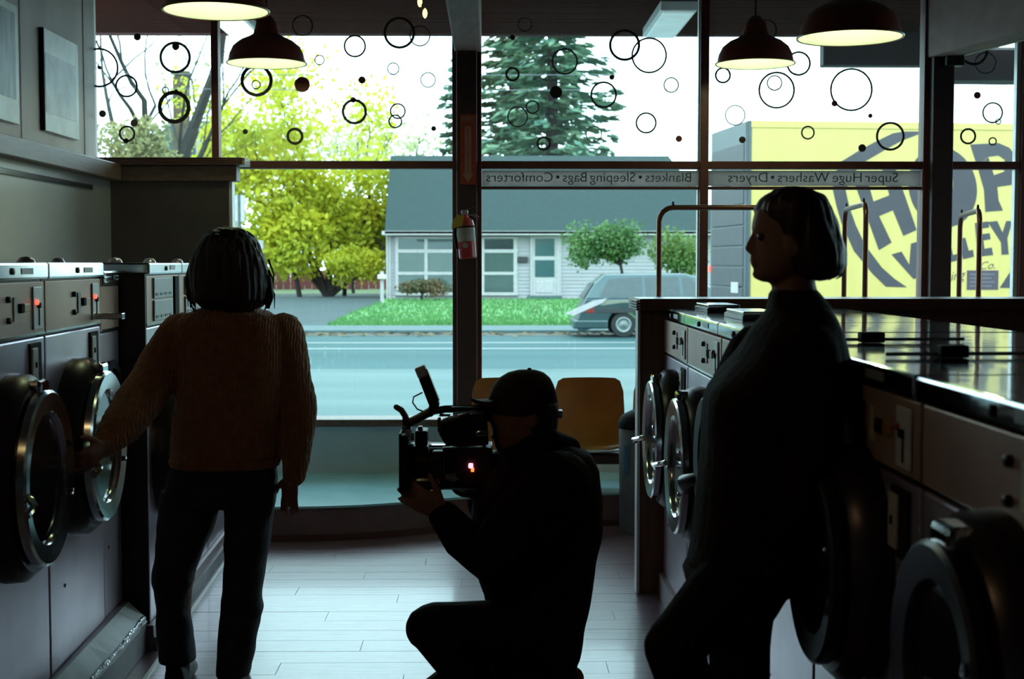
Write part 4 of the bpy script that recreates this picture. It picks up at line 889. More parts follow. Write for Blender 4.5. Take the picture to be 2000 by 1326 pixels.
# ------------------------------------------------------------------ pictures on the left wall
mat('picture_mat', (.92, .95, .92), .5); mat('print_a', (.68, .72, .72), .5, c2=(.42, .46, .47), nscale=7, detail=8); mat('print_b', (.40, .50, .56), .5, c2=(.18, .26, .32), nscale=4, stretch=(1, 4, 1.2), detail=6)
for (ya, yb, z0, z1, pm, lab, mz) in ((2.45 * F / (960 - 90), 2.45 * F / (960 - 155), 2.215, 2.765, 'print_a', 'unframed pale picture print on the left wall, right one of the pair', (.10, .13)), (6.35, 2.45 * F / (960 - 40), 2.205, 2.80, 'print_b', 'pale picture print on the left wall, cut by the photo edge', (.12, .04))):
    sc = -XL / 2.45; ya *= sc; yb *= sc
    p = empty('wall_picture', (XL, (ya + yb) / 2, z0), lab, 'picture', 'prints on the left wall')
    MB().box(XL + .002, XL + .028, ya, yb, z0, z1).build('board', 'picture_mat', p, world=True, bev=.002); MB().box(XL + .0275, XL + .0295, ya + .01, yb - .05, z0 + mz[0], z1 - mz[1]).build('print', pm, p, world=True)
    MB().box(XL + .002, XL + .027, ya - .012, ya - .001, z0, z1).build('side_edge', 'black_matte', p, world=True)

# ------------------------------------------------------------------ pendant lamps
mat('shade_brown', (.26, .06, .035), .35, c2=(.20, .045, .028), nscale=5); mat('shade_white', (.58, .76, .56), .6); mat('bulb', (1, 1, .8), .4, emit=(.95, 1.0, .62), estr=3.0)
LAMP_W = 3.2
def lamp(x, y, z, label, watts=None, col=(.92, 1.0, .56)):
    t = empty('pendant_lamp', (x, y, z), label, 'lamp', 'barn-shade pendant lamps')
    k = .225
    prof = [(k, 0), (k * .965, .018), (k * .93, .055), (k * .84, .095), (k * .66, .128), (k * .44, .150), (k * .33, .166), (k * .29, .20), (k * .25, .235), (k * .14, .265), (k * .06, .275)]
    MB().lathe(prof, 36).build('shade', 'shade_brown', t, smooth=True)
    MB().lathe([(r - .004, h + (.000 if i == 0 else -.004)) for i, (r, h) in enumerate(prof[:7])] + [(.012, .160)], 36, cap=False).build('shade_lining', 'shade_white', t, smooth=True)
    MB().lathe([(k + .004, -.003), (k + .006, .004), (k - .001, .006), (k - .004, .0)], 36, closed=True).build('rim', 'shade_brown', t, smooth=True)
    MB().lathe([(.014, .150), (.022, .125), (.034, .100), (.034, .08), (.022, .06), (.005, .054)], 16, cap=True).build('light_bulb', 'bulb', t, smooth=True)
    MB().tube([(0, 0, .27), (0, 0, ZC - z)], .005, 6).build('cord', 'black_matte', t); MB().lathe([(.05, 0), (.045, .025), (.02, .03)], 14, (0, 0, ZC - z - .03), cap=True).build('ceiling_rose', 'shade_brown', t, smooth=True)
    l = bpy.data.lights.new('lamp_light', 'POINT'); l.energy = watts or LAMP_W; l.color = col; l.shadow_soft_size = .035; lo = bpy.data.objects.new('lamp_light', l); COL.objects.link(lo); lo.parent = t; lo.location = (0, 0, .045)
def lampat(px, py, Y, lab): p = at(px, py, Y); lamp(p.x, Y, p.z, lab)
lampat(521, 124, 8.0, 'brown barn-shade pendant lamp, smaller one of the left pair by the window')
lampat(422, 22, 6.05, 'brown barn-shade pendant lamp cut by the top edge, left pair')
lampat(1475, 125, 8.0, 'brown barn-shade pendant lamp, smaller one of the right pair')
lampat(1660, 74, 6.05, 'larger brown barn-shade pendant lamp at the upper right')
lamp(-1.2, 2.1, 2.6, 'added warm pendant lamp above the viewer, outside the frame', 3.2, (1, .55, .27))  # unseen lamp added as warm backlight on the sweater
# small gold spotlights near the ceiling
mat('gold_glow', (1, .75, .25), .3, emit=(1, .78, .25), estr=2.0); mat('gold', (.7, .5, .15), .25, 1)
sy = 7.4; p = at(827, 20, sy)
g = empty('spotlight_pair', (p.x, sy, p.z), 'two tiny golden spotlights hanging near the top centre', 'lamp')
for px, py in ((820, 4), (830, 26)):
    q = at(px, py, sy) - g.location; MB().lathe([(.003, -.026), (.010, -.016), (.013, .0), (.010, .016), (.003, .026)], 12, q, 'z', cap=True).build('spot_bulb', 'gold_glow', g, smooth=True)
MB().tube([at(830, 24, sy) - g.location, at(819, 0, sy) - g.location, Vector((-.05, 0, ZC - p.z))], .006, 6).build('stem', 'gold', g)

# ------------------------------------------------------------------ extinguisher and its arrow sign on the column
mat('ext_red', (.42, .03, .03), .3); mat('ext_label', (.36, .31, .30), .5); mat('tag_yellow', (.45, .30, .03), .6); mat('sign_red', (.35, .05, .02), .5); mat('sign_pale', (.42, .22, .19), .5)
EY = WY - .17; ez0, ez1 = az(505, EY), az(425, EY); ex = ax(914, EY)
e = empty('fire_extinguisher', (ex, EY, ez0), 'red fire extinguisher with yellow tag hanging on the central column', 'extinguisher'); e.rotation_euler = (0, R(-4), 0)
h = ez1 - ez0
MB().lathe([(.045, 0), (.053, .008), (.054, h * .8), (.046, h * .93), (.022, h), (.018, h + .02)], 24, cap=True).build('cylinder', 'ext_red', e, smooth=True)
MB().lathe([(.0548, h * .42), (.0552, h * .43), (.0552, h * .74), (.0548, h * .75)], 24).build('label_sleeve', 'ext_label', e, smooth=True); MB().lathe([(.0556, h * .755), (.057, h * .76), (.057, h * .79), (.0556, h * .795)], 24).build('strap', 'black_matte', e, smooth=True)
MB().lathe([(.017, -.058), (.017, -.053)], 14, (-.01, 0, h * .32), 'y', cap=True).build('label_emblem', 'ext_label', e)
vh = MB().box(-.02, .02, -.015, .015, h + .01, h + .045).build('valve', 'steel', e, bev=.004)
MB().tube([(-.02, 0, h + .04), (.02, 0, h + .055), (.075, 0, h + .075)], .006, 6).build('lever', 'steel_bright', e); MB().tube([(0, 0, h + .03), (.05, 0, h + .015), (.085, 0, h - .005)], .007, 6).build('carry_handle', 'steel_bright', e)
MB().tube([(-.02, 0, h + .025), (-.06, 0, h - .005), (-.068, 0, h * .6), (-.062, 0, h * .25)], .009, 8).build('hose', 'black_matte', e, smooth=True)
MB().prism([(-.085, h * .75), (-.02, h * .79), (-.005, h * 1.02), (-.04, h * 1.08), (-.075, h * .95)], -.067, -.064, 'y').build('inspection_tag', 'tag_yellow', e)
MB().box(-.03, .03, .054, .075, h * .3, h * .9).build('wall_bracket', 'black_matte', e)
SYY = WY - .108; sx0, sx1 = ax(899, SYY), ax(930, SYY); sz0, sz1 = az(360, SYY), az(223, SYY)
sg = empty('arrow_sign', ((sx0 + sx1) / 2, SYY, sz0), 'tall narrow red arrow sign pointing down to the extinguisher', 'sign')
MB().box(sx0, sx1, SYY, SYY + .005, sz0, sz1).build('plate', 'sign_red', sg, world=True)
cx_ = (sx0 + sx1) / 2; hw_ = (sx1 - sx0) / 2
MB().prism([(cx_ - hw_ * .4, sz1 - .075), (cx_ - hw_ * .4, sz0 + .065), (cx_ - hw_ * .7, sz0 + .065), (cx_, sz0 + .012), (cx_ + hw_ * .7, sz0 + .065), (cx_ + hw_ * .4, sz0 + .065), (cx_ + hw_ * .4, sz1 - .075)], SYY - .002, SYY, 'y').build('arrow', 'sign_pale', sg, world=True)
def stext(body, z, wdt, hgt, m):
    M4 = Matrix(((1, 0, 0, 0), (0, 0, -1, -.003), (0, 1, 0, z - sz0), (0, 0, 0, 1))); text_obj('lettering', body, m, sg, M4, fit=(wdt, hgt), extrude=.0006)
stext('FIRE', sz1 - .032, hw_ * 1.5, .034, 'sign_pale')
for k, chh in enumerate('EXTINGUISHER'): stext(chh, sz1 - .095 - k * .0228, .006 if chh == 'I' else .018, .0175, 'sign_red')
# ------------------------------------------------------------------ people
mat('skin', (.30, .15, .10), .55); mat('hair_dark', (.022, .013, .010), .5, c2=(.012, .008, .007), nscale=30, stretch=(1, 1, .15), bump=.5, bscale=60)
mat('hair_brown', (.035, .018, .011), .5, c2=(.018, .010, .008), nscale=30, stretch=(1, 1, .15), bump=.5, bscale=60)
wave_mat('knit_brown', (.38, .16, .06), (.28, .115, .045), 34, bump=.45, distort=4.0, sheen=.3)
mat('denim', (.030, .034, .050), .85, c2=(.020, .024, .036), nscale=40, bump=.2, bscale=150); mat('black_cloth', (.014, .012, .013), .9, c2=(.010, .009, .010), nscale=20, bump=.2, bscale=60, spec=.2)
mat('coat_black', (.016, .011, .011), .9, c2=(.011, .008, .008), nscale=14, bump=.25, bscale=40, spec=.2); mat('shoe_dark', (.02, .017, .018), .6); mat('shoe_tan', (.20, .09, .03), .7); mat('cap_dark', (.030, .017, .013), .9)
mat('eye_white', (.10, .09, .09), .3)
def stack(mb, secs, n=20, e=2.4):
    rs = []
    for (y, xl, xr, Y, th) in secs:
        a, b = at(xl, y, Y), at(xr, y, Y); c = (a + b) / 2; hw = (b - a).length / 2; ring = []
        for k in range(n):
            t = 2 * math.pi * k / n; ct, st = math.cos(t), math.sin(t)
            ring.append(c + Vector((math.copysign(abs(ct) ** (2 / e), ct) * hw, math.copysign(abs(st) ** (2 / e), st) * th / 2, 0)))
        rs.append(ring)
    return mb.rings(rs)
def limb(mb, pts, k=1.0, n=12, squash=1.0):
    return mb.tube([at(x, y, Y) for x, y, Y, r in pts], [r * Y / F * k for x, y, Y, r in pts], n, round_=True, squash=squash)
def ball(mb, c, r, n=14, rx=1, ry=1, rz=1):
    c = Vector(c); rs = []
    for i in range(1, 9):
        a = math.pi * i / 9; rs.append([c + Vector((rx * r * math.sin(a) * math.cos(2 * math.pi * k / n), ry * r * math.sin(a) * math.sin(2 * math.pi * k / n), rz * r * math.cos(a))) for k in range(n)])
    return mb.rings(rs)
def hand(mb, W, f, thumb, curl=.35, k=1.0, spread=1.0):
    """palm and five fingers; f = direction of the fingers, thumb = towards the thumb side"""
    W = Vector(W); f = Vector(f).normalized(); s = Vector(thumb); s = (s - f * s.dot(f)).normalized(); nrm = f.cross(s)
    pal = .088 * k
    rs = []
    for t, wd, th in ((-.12, .026, .020), (.1, .030, .019), (.45, .037, .017), (.8, .041, .015), (1.0, .039, .012)):
        c = W + f * pal * t; rs.append([c + s * wd * k * math.cos(a) + nrm * th * k * math.sin(a) for a in [2 * math.pi * j / 14 for j in range(14)]])
    mb.rings(rs)
    for off, L in ((.029, .072), (.010, .080), (-.010, .074), (-.029, .058)):
        p = W + f * pal * .92 + s * off * k; d = (f + s * off * 3 * spread).normalized(); pts = [p - d * .012]; r = [.0092 * k]; a = 0
        for seg, q in ((.45, .0088), (.32, .008), (.23, .0068)):
            a += curl; dd = d * math.cos(a) + nrm * math.sin(a); p = p + dd * L * k * seg; pts.append(p); r.append(q * k)
        mb.tube(pts, r, 10, round_=True)
    p = W + f * pal * .25 + s * .024 * k; d = (f * .65 + s * .75).normalized(); pts = [p - d * .01]; r = [.014 * k]
    for seg, q in ((.034, .0115), (.028, .0095), (.022, .008)):
        p = p + d * seg * k; pts.append(p); r.append(q * k); d = (d + f * .35 + nrm * .25).normalized()
    mb.tube(pts, r, 10, round_=True)
from mathutils import noise
def blob(name, mb, m, parent=None, loc=None, vox=.006, it=6, fac=.5, disp=None):
    """one continuous skin over overlapping closed shapes"""
    me = bpy.data.meshes.new('tmp'); me.from_pydata([tuple(v) for v in mb.v], [], mb.f); me.update()
    bm = bmesh.new(); bm.from_mesh(me); bmesh.ops.recalc_face_normals(bm, faces=bm.faces); bm.to_mesh(me); bm.free()
    o = bpy.data.objects.new('tmp', me); COL.objects.link(o)
    r = o.modifiers.new('r', 'REMESH'); r.mode = 'VOXEL'; r.voxel_size = vox; r.use_smooth_shade = True
    s = o.modifiers.new('s', 'SMOOTH'); s.factor = fac; s.iterations = it
    dg = bpy.context.evaluated_depsgraph_get(); m2 = bpy.data.meshes.new_from_object(o.evaluated_get(dg)); bpy.data.objects.remove(o)
    o0 = Vector(loc) if loc is not None else wloc(parent)
    if disp:
        nn = [v.normal.copy() for v in m2.vertices]
        for v, q in zip(m2.vertices, nn):
            h = sum(a_ * noise.noise(Vector((v.co.x * fx, v.co.y * fx, v.co.z * fz))) for a_, fx, fz in disp); v.co = v.co + q * h
    m2.transform(Matrix.Translation(-o0)); m2.name = name
    m2.materials.clear(); m2.materials.append(MATS[m]); m2.polygons.foreach_set('use_smooth', [True] * len(m2.polygons))
    ob = bpy.data.objects.new(name, m2); COL.objects.link(ob); ob.parent = parent
    if loc is not None: ob.location = loc
    return ob
def eyes(parent, pts, fwd, r=.011):
    for p in pts:
        mb = MB(); ball(mb, p, r); mb.build('eye', 'eye_white', parent, smooth=True, world=True)

# ---- woman in the brown sweater, seen from behind, left hand on the washer door
YA = 4.85
base = Vector((ax(425, YA), YA, 0))
mb = MB()
hc = at(450, 522, YA + .035)
ball(mb, hc, .1, 18, .74, .92, 1.16); ball(mb, hc + Vector((0, .02, -.06)), .062, 14, .9, 1.0, 1.0)           # skull, jaw
mb.tube([hc + Vector((0, .085, .005)), hc + Vector((0, .112, -.028))], [.008, .013], 8, round_=True)          # nose
mb.tube([hc + Vector((-.02, .092, -.065)), hc + Vector((.02, .092, -.065))], .007, 8, round_=True)            # lips
for s in (-1, 1): ball(mb, hc + Vector((s * .075, .0, -.01)), .03, 10, .35, .7, 1)                           # ears
limb(mb, [(450, 575, YA, 32), (450, 625, YA, 36)])
stack(mb, [(612, 395, 505, YA, .13), (640, 350, 545, YA, .18), (720, 355, 545, YA, .20), (800, 365, 530, YA, .19), (900, 350, 530, YA, .2), (975, 340, 520, YA, .2)])
armL = [(362, 655, YA, 34), (305, 742, YA - .08, 30), (262, 800, YA - .2, 27), (222, 850, YA - .33, 22), (203, 872, YA - .40, 19)]
armR = [(548, 652, YA, 34), (574, 770, YA + .02, 28), (578, 860, YA, 23), (570, 930, YA - .02, 18)]
limb(mb, armL); limb(mb, armR)
hand(mb, at(203, 874, YA - .40), (-.30, -.82, -.30), (.0, -.25, 1.0), curl=.32)
hand(mb, at(569, 928, YA - .02), (-.10, .05, -1), (-.85, .5, 0), curl=.10, k=.92, spread=1.8)
limb(mb, [(375, 960, YA, 45), (345, 1140, YA, 32), (345, 1300, YA, 22), (347, 1335, YA, 20)]); limb(mb, [(487, 960, YA, 45), (474, 1140, YA, 32), (458, 1300, YA, 22), (456, 1335, YA, 20)])
pa = blob('person', mb, 'skin', loc=base, vox=.0055, it=3); tag(pa, 'person in a brown knit sweater and dark jeans, seen from behind, holding a washer door', 'person')
eyes(pa, [hc + Vector((s * .032, .083, .008)) for s in (-1, 1)], None)
mb = MB()
stack(mb, [(588, 412, 492, YA, .13), (602, 398, 505, YA, .16), (612, 362, 532, YA, .20), (630, 338, 558, YA, .24), (660, 328, 570, YA, .27), (720, 338, 563, YA, .29), (780, 342, 556, YA, .285), (840, 338, 551, YA, .28), (885, 333, 548, YA, .27), (904, 336, 545, YA, .255)], 28)
limb(mb, [(352, 652, YA, 44), (312, 720, YA - .06, 46), (272, 785, YA - .18, 45), (238, 832, YA - .29, 39), (214, 860, YA - .36, 30), (208, 867, YA - .38, 27)], n=16)
limb(mb, [(552, 652, YA, 42), (568, 720, YA + .01, 40), (578, 790, YA + .02, 39), (580, 850, YA, 36), (578, 905, YA - .01, 28), (574, 928, YA - .02, 24)], n=16)
sw = blob('sweater', mb, 'knit_brown', pa, vox=.0055, it=5, disp=[(.008, 9, 7), (.004, 55, 55)]); sw['label'] = 'thick ribbed brown sweater'
# hem, cuffs and collar as rolled ribs
mb = MB(); stack(mb, [(893, 333, 547, YA, .268), (898, 331, 549, YA, .276), (908, 334, 546, YA, .268), (911, 339, 541, YA, .25)], 28); mb.build('hem_band', 'knit_brown', sw, smooth=True, world=True)
mb = MB(); stack(mb, [(580, 408, 496, YA, .15), (586, 402, 502, YA, .165), (600, 396, 508, YA, .178), (608, 398, 506, YA, .17)], 24); mb.build('collar', 'knit_brown', sw, smooth=True, world=True)
mb = MB()
stack(mb, [(897, 339, 541, YA, .235), (930, 328, 544, YA, .25), (960, 319, 540, YA, .26), (985, 316, 536, YA, .25)], 24)
stack(mb, [(955, 316, 436, YA, .22), (1000, 311, 428, YA, .205), (1055, 306, 406, YA, .19), (1095, 303, 388, YA, .175), (1118, 299, 380, YA - .01, .17), (1136, 299, 378, YA - .01, .17), (1150, 304, 373, YA, .165), (1190, 306, 372, YA, .16), (1240, 308, 375, YA, .155), (1290, 311, 381, YA, .155)], 20)
stack(mb, [(955, 436, 540, YA, .22), (1000, 439, 535, YA, .205), (1060, 438, 526, YA, .185), (1103, 438, 520, YA, .175), (1135, 435, 513, YA, .17), (1172, 432, 512, YA, .165), (1186, 431, 514, YA, .165), (1205, 429, 508, YA, .16), (1250, 426, 501, YA, .15), (1318, 424, 487, YA, .15)], 20)
blob('jeans', mb, 'denim', pa, vox=.006, it=3, disp=[(.006, 12, 16)])
for cx, yt in ((347, 1290), (456, 1316)):
    mb = MB(); a = at(cx, yt, YA); x = a.x
    mb.tube([(x, YA - .01, a.z), (x, YA, .09), (x, YA + .01, .06)], [.042, .044, .045], 14, round_=True)
    mb.rings([[Vector((x + wd * math.cos(t), yy, .0 + max(0, hh * (.5 + .62 * math.sin(t))))) for t in [2 * math.pi * k / 16 for k in range(16)]] for yy, wd, hh in ((YA - .07, .018, .05), (YA - .06, .034, .085), (YA, .042, .10), (YA + .08, .046, .075), (YA + .15, .040, .055), (YA + .175, .02, .035))])
    blob('boot', mb, 'shoe_dark', pa, vox=.005, it=3)
mb = MB()
stack(mb, [(445, 432, 468, YA - .01, .10), (450, 415, 482, YA - .01, .16), (462, 396, 498, YA - .01, .21), (480, 385, 508, YA - .015, .235), (505, 373, 519, YA - .02, .245), (530, 368, 526, YA - .025, .24), (560, 367, 531, YA - .03, .23), (585, 373, 528, YA - .035, .21), (600, 392, 510, YA - .035, .17), (608, 415, 490, YA - .03, .12)], 24, 2.2)
rr = random.Random(5)
for (x0, y0, x1, y1, x2, y2) in ((378, 540, 366, 575, 372, 604), (382, 560, 371, 590, 383, 612), (375, 520, 363, 548, 364, 585), (522, 545, 531, 580, 526, 606), (515, 560, 524, 592, 514, 612), (400, 590, 404, 606, 398, 618), (480, 592, 484, 606, 490, 616), (440, 596, 444, 612, 438, 620)):
    mb.tube([at(x0, y0, YA - .06), at(x1, y1, YA - .06), at(x2, y2, YA - .05)], [.012, .009, .0035], 8, round_=True)
hr = blob('hair', mb, 'hair_dark', pa, vox=.0045, it=2, disp=[(.010, 14, 5), (.006, 60, 6)])
mb = MB()
for i in range(26):
    s = rr.choice((-1, 1)); x0 = 450 + s * rr.uniform(60, 78); y0 = rr.uniform(500, 560); x2 = x0 + s * rr.uniform(-4, 14); y2 = y0 + rr.uniform(35, 62)
    mb.tube([at(x0, y0, YA - .04), at((x0 + x2) / 2 + s * rr.uniform(-1, 7), (y0 + y2) / 2, YA - .05), at(x2, y2, YA - .04)], [.004, .0032, .0012], 5)
tag(mb.build('loose_strands', 'hair_dark', hr, world=True), kind='stuff')

# ---- cameraman kneeling, facing left
YB = 4.40
base = Vector((ax(1010, YB), YB, 0))
mb = MB()
stack(mb, [(735, 985, 1062, YB, .12), (760, 962, 1080, YB, .155), (795, 957, 1084, YB, .165), (825, 957, 1082, YB, .16), (850, 962, 1074, YB, .15), (875, 968, 1066, YB, .13), (890, 980, 1050, YB, .11)], 20)
nb = at(957, 815, YB); mb.tube([nb + Vector((.005, 0, .03)), nb + Vector((-.022, 0, -.012))], [.009, .014], 8, round_=True)
mb.tube([at(962, 853, YB - .02), at(962, 853, YB + .02)], .007, 8, round_=True)
for s in (-1, 1): ball(mb, at(1040, 818, YB + s * .082), .03, 10, .7, .35, 1)
limb(mb, [(1040, 860, YB, 44), (1052, 905, YB, 52)])
stack(mb, [(905, 985, 1130, YB, .28), (950, 950, 1155, YB, .33), (1050, 945, 1150, YB, .30), (1150, 965, 1140, YB, .28), (1290, 965, 1110, YB, .3)])
limb(mb, [(1085, 945, YB - .19, 38), (1000, 1040, YB - .22, 30), (950, 1078, YB - .22, 24), (905, 1040, YB - .18, 22), (866, 1003, YB - .12, 20)])
limb(mb, [(1085, 945, YB + .19, 45), (985, 1070, YB + .2, 38), (945, 1000, YB + .13, 30), (935, 965, YB + .10, 22)])
hand(mb, at(866, 1000, YB - .12), (-.78, .16, .40), (.35, -.15, .9), curl=.16, k=1.08)
hand(mb, at(935, 965, YB + .10), (-.5, -.2, .7), (-.5, -.6, -.3), curl=.5, k=1.05)
limb(mb, [(1030, 1240, YB - .12, 52), (850, 1226, YB - .18, 36), (960, 1390, YB - .17, 27), (985, 1412, YB - .17, 24)]); limb(mb, [(1020, 1260, YB + .12, 52), (815, 1390, YB + .15, 36), (960, 1405, YB + .15, 27), (1080, 1405, YB + .14, 22)])
pb = blob('person', mb, 'skin', loc=base, vox=.0055, it=3); tag(pb, 'person in black clothes and a dark cap kneeling, filming with a shoulder camera', 'person')
eyes(pb, [at(963, 800, YB + s * .033) for s in (-1, 1)], None)
mb = MB()
stack(mb, [(858, 1003, 1100, YB, .18), (870, 985, 1122, YB, .26), (886, 965, 1153, YB, .38), (914, 945, 1170, YB, .44), (972, 925, 1177, YB, .44), (1031, 915, 1176, YB, .42), (1070, 915, 1169, YB, .40), (1120, 930, 1161, YB, .38), (1158, 946, 1154, YB, .37), (1200, 950, 1148, YB, .37), (1245, 952, 1140, YB, .37), (1285, 950, 1131, YB, .36)], 28)
limb(mb, [(1090, 945, YB - .18, 68), (1010, 1030, YB - .22, 64), (942, 1092, YB - .23, 54), (905, 1052, YB - .19, 42), (876, 1016, YB - .13, 33), (868, 1008, YB - .11, 31)], n=16)
limb(mb, [(1090, 945, YB + .18, 66), (1020, 1030, YB + .2, 58), (985, 1070, YB + .2, 50), (955, 1010, YB + .14, 36), (942, 985, YB + .11, 30)], n=16)
jk = blob('jacket', mb, 'black_cloth', pb, vox=.0065, it=5, disp=[(.006, 8, 12)])
mb = MB(); limb(mb, [(1030, 872, YB - .1, 20), (1075, 862, YB - .10, 26), (1112, 876, YB, 24), (1075, 862, YB + .10, 26), (1030, 872, YB + .1, 20)]); blob('hood', mb, 'black_cloth', jk, vox=.006, it=3)
mb = MB()
stack(mb, [(1255, 958, 1137, YB, .34), (1290, 955, 1129, YB, .36), (1325, 958, 1118, YB, .36), (1350, 970, 1105, YB, .34)], 24)
limb(mb, [(1040, 1240, YB - .12, 72), (960, 1232, YB - .15, 62), (890, 1226, YB - .17, 52), (845, 1224, YB - .18, 49), (838, 1226, YB - .18, 47)], n=16)
limb(mb, [(842, 1230, YB - .18, 45), (880, 1275, YB - .18, 46), (920, 1325, YB - .18, 43), (955, 1375, YB - .17, 38)], n=16)
limb(mb, [(1020, 1270, YB + .12, 70), (930, 1325, YB + .14, 60), (850, 1376, YB + .15, 52), (826, 1388, YB + .15, 44)], n=16); limb(mb, [(826, 1392, YB + .15, 42), (950, 1398, YB + .15, 38), (1060, 1400, YB + .15, 32)], n=16)
blob('trousers', mb, 'black_cloth', pb, vox=.0065, it=4)
for Yc, pts, m_ in ((YB - .17, [(1010, 1418, 20), (985, 1410, 26), (930, 1416, 24), (895, 1424, 16)], 'shoe_dark'), (YB + .13, [(1060, 1400, 27), (1105, 1352, 30), (1118, 1325, 24)], 'shoe_tan')):
    mb = MB(); limb(mb, [(x, y, Yc, r) for x, y, r in pts], n=14); blob('shoe', mb, m_, pb, vox=.005, it=2)
mb = MB(); stack(mb, [(785, 1000, 1089, YB, .172), (805, 1004, 1091, YB, .178), (830, 1015, 1090, YB, .172), (850, 1025, 1088, YB, .15), (868, 1035, 1084, YB, .12)], 20, 2.1); blob('hair', mb, 'hair_dark', pb, vox=.0045, it=2, disp=[(.004, 50, 12)])
# cap: dome, peak, button, strap
mb = MB()
stack(mb, [(722, 1012, 1046, YB, .05), (727, 992, 1062, YB, .10), (738, 974, 1075, YB, .145), (752, 963, 1082, YB, .172), (772, 955, 1088, YB, .186), (792, 952, 1091, YB, .190), (806, 954, 1090, YB, .188)], 24, 2.1)
cp = blob('cap', mb, 'cap_dark', pb, vox=.0045, it=3)
mb = MB()
pts_t, pts_b = [], []
for k in range(13):
    a = math.pi * (k / 12 - .5); xx = 956 - 38 * math.cos(a) ** .7; yy_ = YB + .082 * math.sin(a); zz = 779 - 3 * math.cos(a) + 6 * abs(math.sin(a)) ** 2
    pts_t.append(at(xx, zz, yy_)); pts_b.append(at(xx, zz + 4 + 4 * abs(math.sin(a)), yy_))
c_t, c_b = at(985, 775, YB), at(985, 781, YB)
mb.rings([pts_t + [at(990, 776, YB + .05), at(990, 776, YB - .05)], pts_b + [at(990, 788, YB + .05), at(990, 788, YB - .05)]]); mb.build('cap_peak', 'cap_dark', cp, smooth=True, world=True)
mb = MB(); ball(mb, at(1034, 721, YB), .007, 10, 1, 1, .7); mb.build('cap_button', 'cap_dark', cp, smooth=True, world=True)
mb = MB(); mb.box(-.012, .012, -.025, .025, -.012, .012); o = mb.build('cap_buckle', 'steel', cp, bev=.003); o.location = at(1091, 808, YB) - wloc(cp)

# ---- cinema camera
YC = 4.38
mat('cam_black', (.014, .013, .015), .42, spec=.4); mat('lever_orange', (.16, .05, .025), .5); mat('cam_label', (.50, .52, .46), .5); mat('cam_glint', (.62, .66, .72), .2, .8)
vcam = empty('video_camera', at(880, 945, YC), 'black cinema camera rig with a slanted transmitter and red tally light', 'camera')
def cbx(name, px0, px1, py0, py1, m, Y0=YC - .07, Y1=YC + .07, parent=vcam, bev=.005):
    Ym = (Y0 + Y1) / 2; a, b = at(px0, py1, Ym), at(px1, py0, Ym); return MB().box(a.x, b.x, Y0, Y1, a.z, b.z).build(name, m, parent, bev=bev, world=True)
def ctube(name, pts, r, m, parent=vcam, n=8): return MB().tube([at(x, y, Y) for x, y, Y in pts], r, n, round_=True).build(name, m, parent, smooth=True, world=True)
mbx = cbx('matte_box', 785, 801, 842, 949, 'cam_black', YC - .11, YC + .11)
cbx('matte_box_rim', 784, 788, 838, 950, 'cam_black', YC - .12, YC + .12, mbx)
for i, (x, y) in enumerate(((788, 838), (796, 846), (805, 852))): cbx('clamp_screw', x - 3, x + 4, y - 6, y + 8, 'cam_glint', YC - .115, YC - .105, mbx, .001)
a = at(800, 905, YC); b = at(872, 905, YC); rl0 = (40 * YC / F)
MB().lathe([(.058, 0), (.064, .004), (.064, .03), (.058, .034), (.058, .06), (.052, .064), (.052, (b.x - a.x))], 28, a, 'x', cap=True).build('lens', 'cam_black', vcam, smooth=True, world=True)
bd_ = cbx('camera_body', 866, 962, 868, 947, 'cam_black', YC - .09, YC + .075)
cbx('accessory_bracket', 800, 868, 866, 954, 'cam_black', YC + .01, YC + .085); cbx('lens_support', 808, 838, 866, 880, 'cam_black'); cbx('filter_stage', 812, 836, 838, 868, 'cam_black', YC - .05, YC + .05); cbx('filter_knob', 816, 826, 832, 839, 'cam_black', YC - .02, YC + .02)
ctube('support_rod', [(796, 938, YC - .04), (900, 938, YC - .04)], .0085, 'cam_glint'); ctube('support_rod', [(796, 938, YC + .04), (900, 938, YC + .04)], .0085, 'cam_black')
cbx('follow_focus', 845, 868, 880, 930, 'cam_black', YC - .12, YC - .07); cbx('base_plate', 812, 935, 940, 951, 'cam_black', YC - .06, YC + .06)
cbx('shelf_glint', 842, 880, 868, 871, 'cam_glint', YC - .085, YC - .05)  # thin pale strip stands in for a glint on the rig
MB().prism([(at(865, 918, YC).x, at(865, 918, YC).z), (at(893, 914, YC).x, at(893, 914, YC).z), (at(893, 930, YC).x, at(893, 930, YC).z), (at(882, 930, YC).x, at(882, 930, YC).z)], YC - .102, YC - .092, 'y').build('side_plate', 'cam_glint', bd_, world=True)
ctube('side_bracket', [(893, 936, YC - .1), (858, 934, YC - .1), (854, 938, YC - .1), (858, 942, YC - .1)], .003, 'cam_glint', bd_); cbx('latch', 846, 857, 891, 894, 'cam_glint', YC - .125, YC - .12, bd_, .001)
l1 = cbx('tally_light', 915, 924, 905, 914, 'pink_lamp', YC - .104, YC - .088, bd_, .003); cbx('record_light', 920, 926, 914, 921, 'orange_lamp', YC - .104, YC - .088, bd_, .002)
th = ctube('top_handle', [(838, 804, YC), (870, 799, YC), (952, 797, YC)], .012, 'cam_black'); cbx('handle_rail', 882, 955, 793, 796, 'cam_glint', YC - .02, YC + .02, th, .001); cbx('handle_post', 940, 950, 800, 870, 'cam_black', YC - .02, YC + .02, th)
ctube('front_arm', [(794, 828, YC), (815, 818, YC), (840, 804, YC)], .014, 'cam_black'); ctube('arm_joint', [(793, 822, YC), (795, 842, YC)], .013, 'cam_black')
ctube('lever', [(774, 795, YC), (784, 801, YC), (791, 812, YC), (794, 822, YC)], [.009, .010, .010, .012], 'lever_orange')
